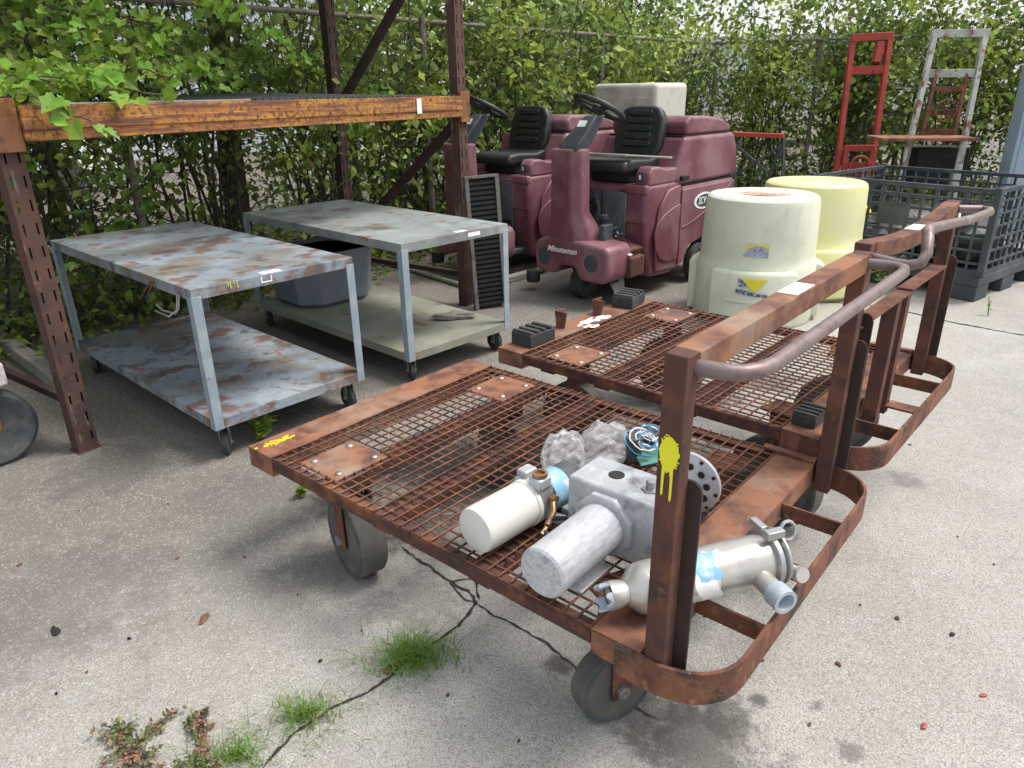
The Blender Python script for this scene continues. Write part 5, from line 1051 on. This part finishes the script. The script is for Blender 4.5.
def broad_weed(px, py, h, n, lab, sz, m=LEAF, seed=0, z=0):
    rn = random.Random(seed); root = thing('weed', lab, 'weed', wp(px, py)); st = MB(); lf = MB()
    for i in range(n):
        a = rn.uniform(0, 2*pi); tip = Vector((cos(a)*h*.45*rn.random(), sin(a)*h*.45*rn.random(), h*rn.uniform(.5, 1))); st.tube([(0, 0, 0), tip*.5+Vector((0, 0, .02)), tip], [.004, .003, .002], 5)
        for j in range(7):
            f = .25+.75*j/6; q = tip*f; d = Vector((rn.uniform(-1, 1), rn.uniform(-1, 1), rn.uniform(-.1, .5))); big_leaf(lf, q, d, Vector((rn.uniform(-.3, .3), rn.uniform(-.5, .1), 1)), sz*rn.uniform(.5, 1.1))
    st.build('stem', BARK, root, smooth=False); lf.build('leaves', m, root, smooth=False); return root
broad_weed(262, 440, .16, 4, 'broad leaved green weed beside the front caster of the rusty blue table', .06, LEAFY, 1)
broad_weed(300, 496, .07, 3, 'small green weed under the left corner of the nearest cart', .035, LEAFY, 2)
broad_weed(882, 292, .30, 9, 'bushy green weed between the yellow drum and the bulk crate', .05, LEAF, 3)
broad_weed(988, 316, .22, 1, 'single thin yellowish weed stalk in the joint before the crate', .03, LEAFY, 4)
broad_weed(740, 195, .55, 8, 'leafy green weed behind the first scrubber by the trestle', .10, LEAF, 5)
broad_weed(210, 420, .06, 4, 'tiny green weed under the rusty blue table', .04, LEAF, 6)
def spurge(px, py, r_, n, lab, seed):
    rn = random.Random(seed); root = thing('creeping_weed', lab, 'weed', wp(px, py), 0, 'reddish creeping weeds'); st = MB(); P = []
    for i in range(n):
        a = rn.uniform(0, 2*pi); L = r_*rn.uniform(.5, 1.1); prev = Vector((0, 0, .008))
        for k in range(7):
            a += rn.uniform(-.35, .35); nx = prev+Vector((cos(a)*L/7, sin(a)*L/7, rn.uniform(-.002, .004))); nx.z = max(.006, nx.z); st.tube([prev, nx], .0016, 4)
            for j in range(6): P.append(tuple(prev.lerp(nx, rn.random())+Vector((rn.gauss(0, .006), rn.gauss(0, .006), rn.uniform(0, .010)))))
            prev = nx
    st.build('stem', DRY, root, smooth=False); V, F = leaf_tris(np.array(P), .017, .8); fastmesh('leaves', V, F, SPURGE, root)
spurge(128, 752, .15, 15, 'larger reddish creeping weed flat on the concrete at lower left', 1)
spurge(196, 733, .06, 6, 'smaller reddish creeping weed right of the larger one', 2)
spurge(200, 768, .06, 6, 'reddish creeping weed cut by the bottom picture edge', 3)
# fallen leaves and pebbles
rn = random.Random(11)
def litter(name, px, py, s, m_, lab, grp, elong=1.6):
    q = MB(); a0 = rn.uniform(0, pi); n = 9; zb_ = .004
    top = [(s*elong*cos(2*pi*i/n)*rn.uniform(.75, 1.15), s*sin(2*pi*i/n)*rn.uniform(.6, 1.1), zb_+rn.uniform(0, s*.35)) for i in range(n)]
    q._a(top+[(0, 0, zb_+s*.5)]+[(x*.97, y*.97, .0015) for x, y, z in top], [(i, (i+1) % n, n) for i in range(n)]+[(i, n+1+i, n+1+(i+1) % n, (i+1) % n) for i in range(n)])
    o = q.build(name, m_, None, smooth=False, loc=wp(px, py), rot=(0, 0, a0)); tag(o, lab, name.replace('_', ' '), grp)
litter('dry_leaf', 205, 619, .016, DRY, 'rolled dry brown leaf on the open concrete at lower left', None, 1.8)
litter('dry_leaf', 388, 670, .014, DRY, 'dry orange brown leaf at the foot of the largest grass tuft', None, 1.6)
litter('red_leaf', 983, 696, .008, REDLEAF, 'tiny red leaf at the far right, upper of the two red ones', None)
litter('red_leaf', 924, 727, .009, REDLEAF, 'tiny red leaf near the bottom right, lower of the two red ones', None)
litter('pebble', 56, 632, .016, BLACK, 'dark pebble on the concrete at lower left, biggest one', None)
for (x, y) in ((88, 678), (132, 644), (355, 634), (315, 663), (958, 541), (700, 612), (860, 600), (815, 720), (930, 400), (905, 450), (80, 510), (170, 505), (300, 600), (60, 700), (450, 700), (520, 740), (760, 660), (900, 620), (990, 560), (960, 640), (840, 660), (250, 560), (20, 560), (180, 560)):
    litter('dark_leaf_scrap', x+rn.uniform(-8, 8), y+rn.uniform(-6, 6), rn.uniform(.003, .008), rn.choice([BLACK, DRY, RUSTD]), 'small dark scrap of leaf litter on the concrete', 'small dark scraps on the concrete', 1.4)
litter('orange_leaf', 384, 0, .001, DRY, 'x', None) if False else None
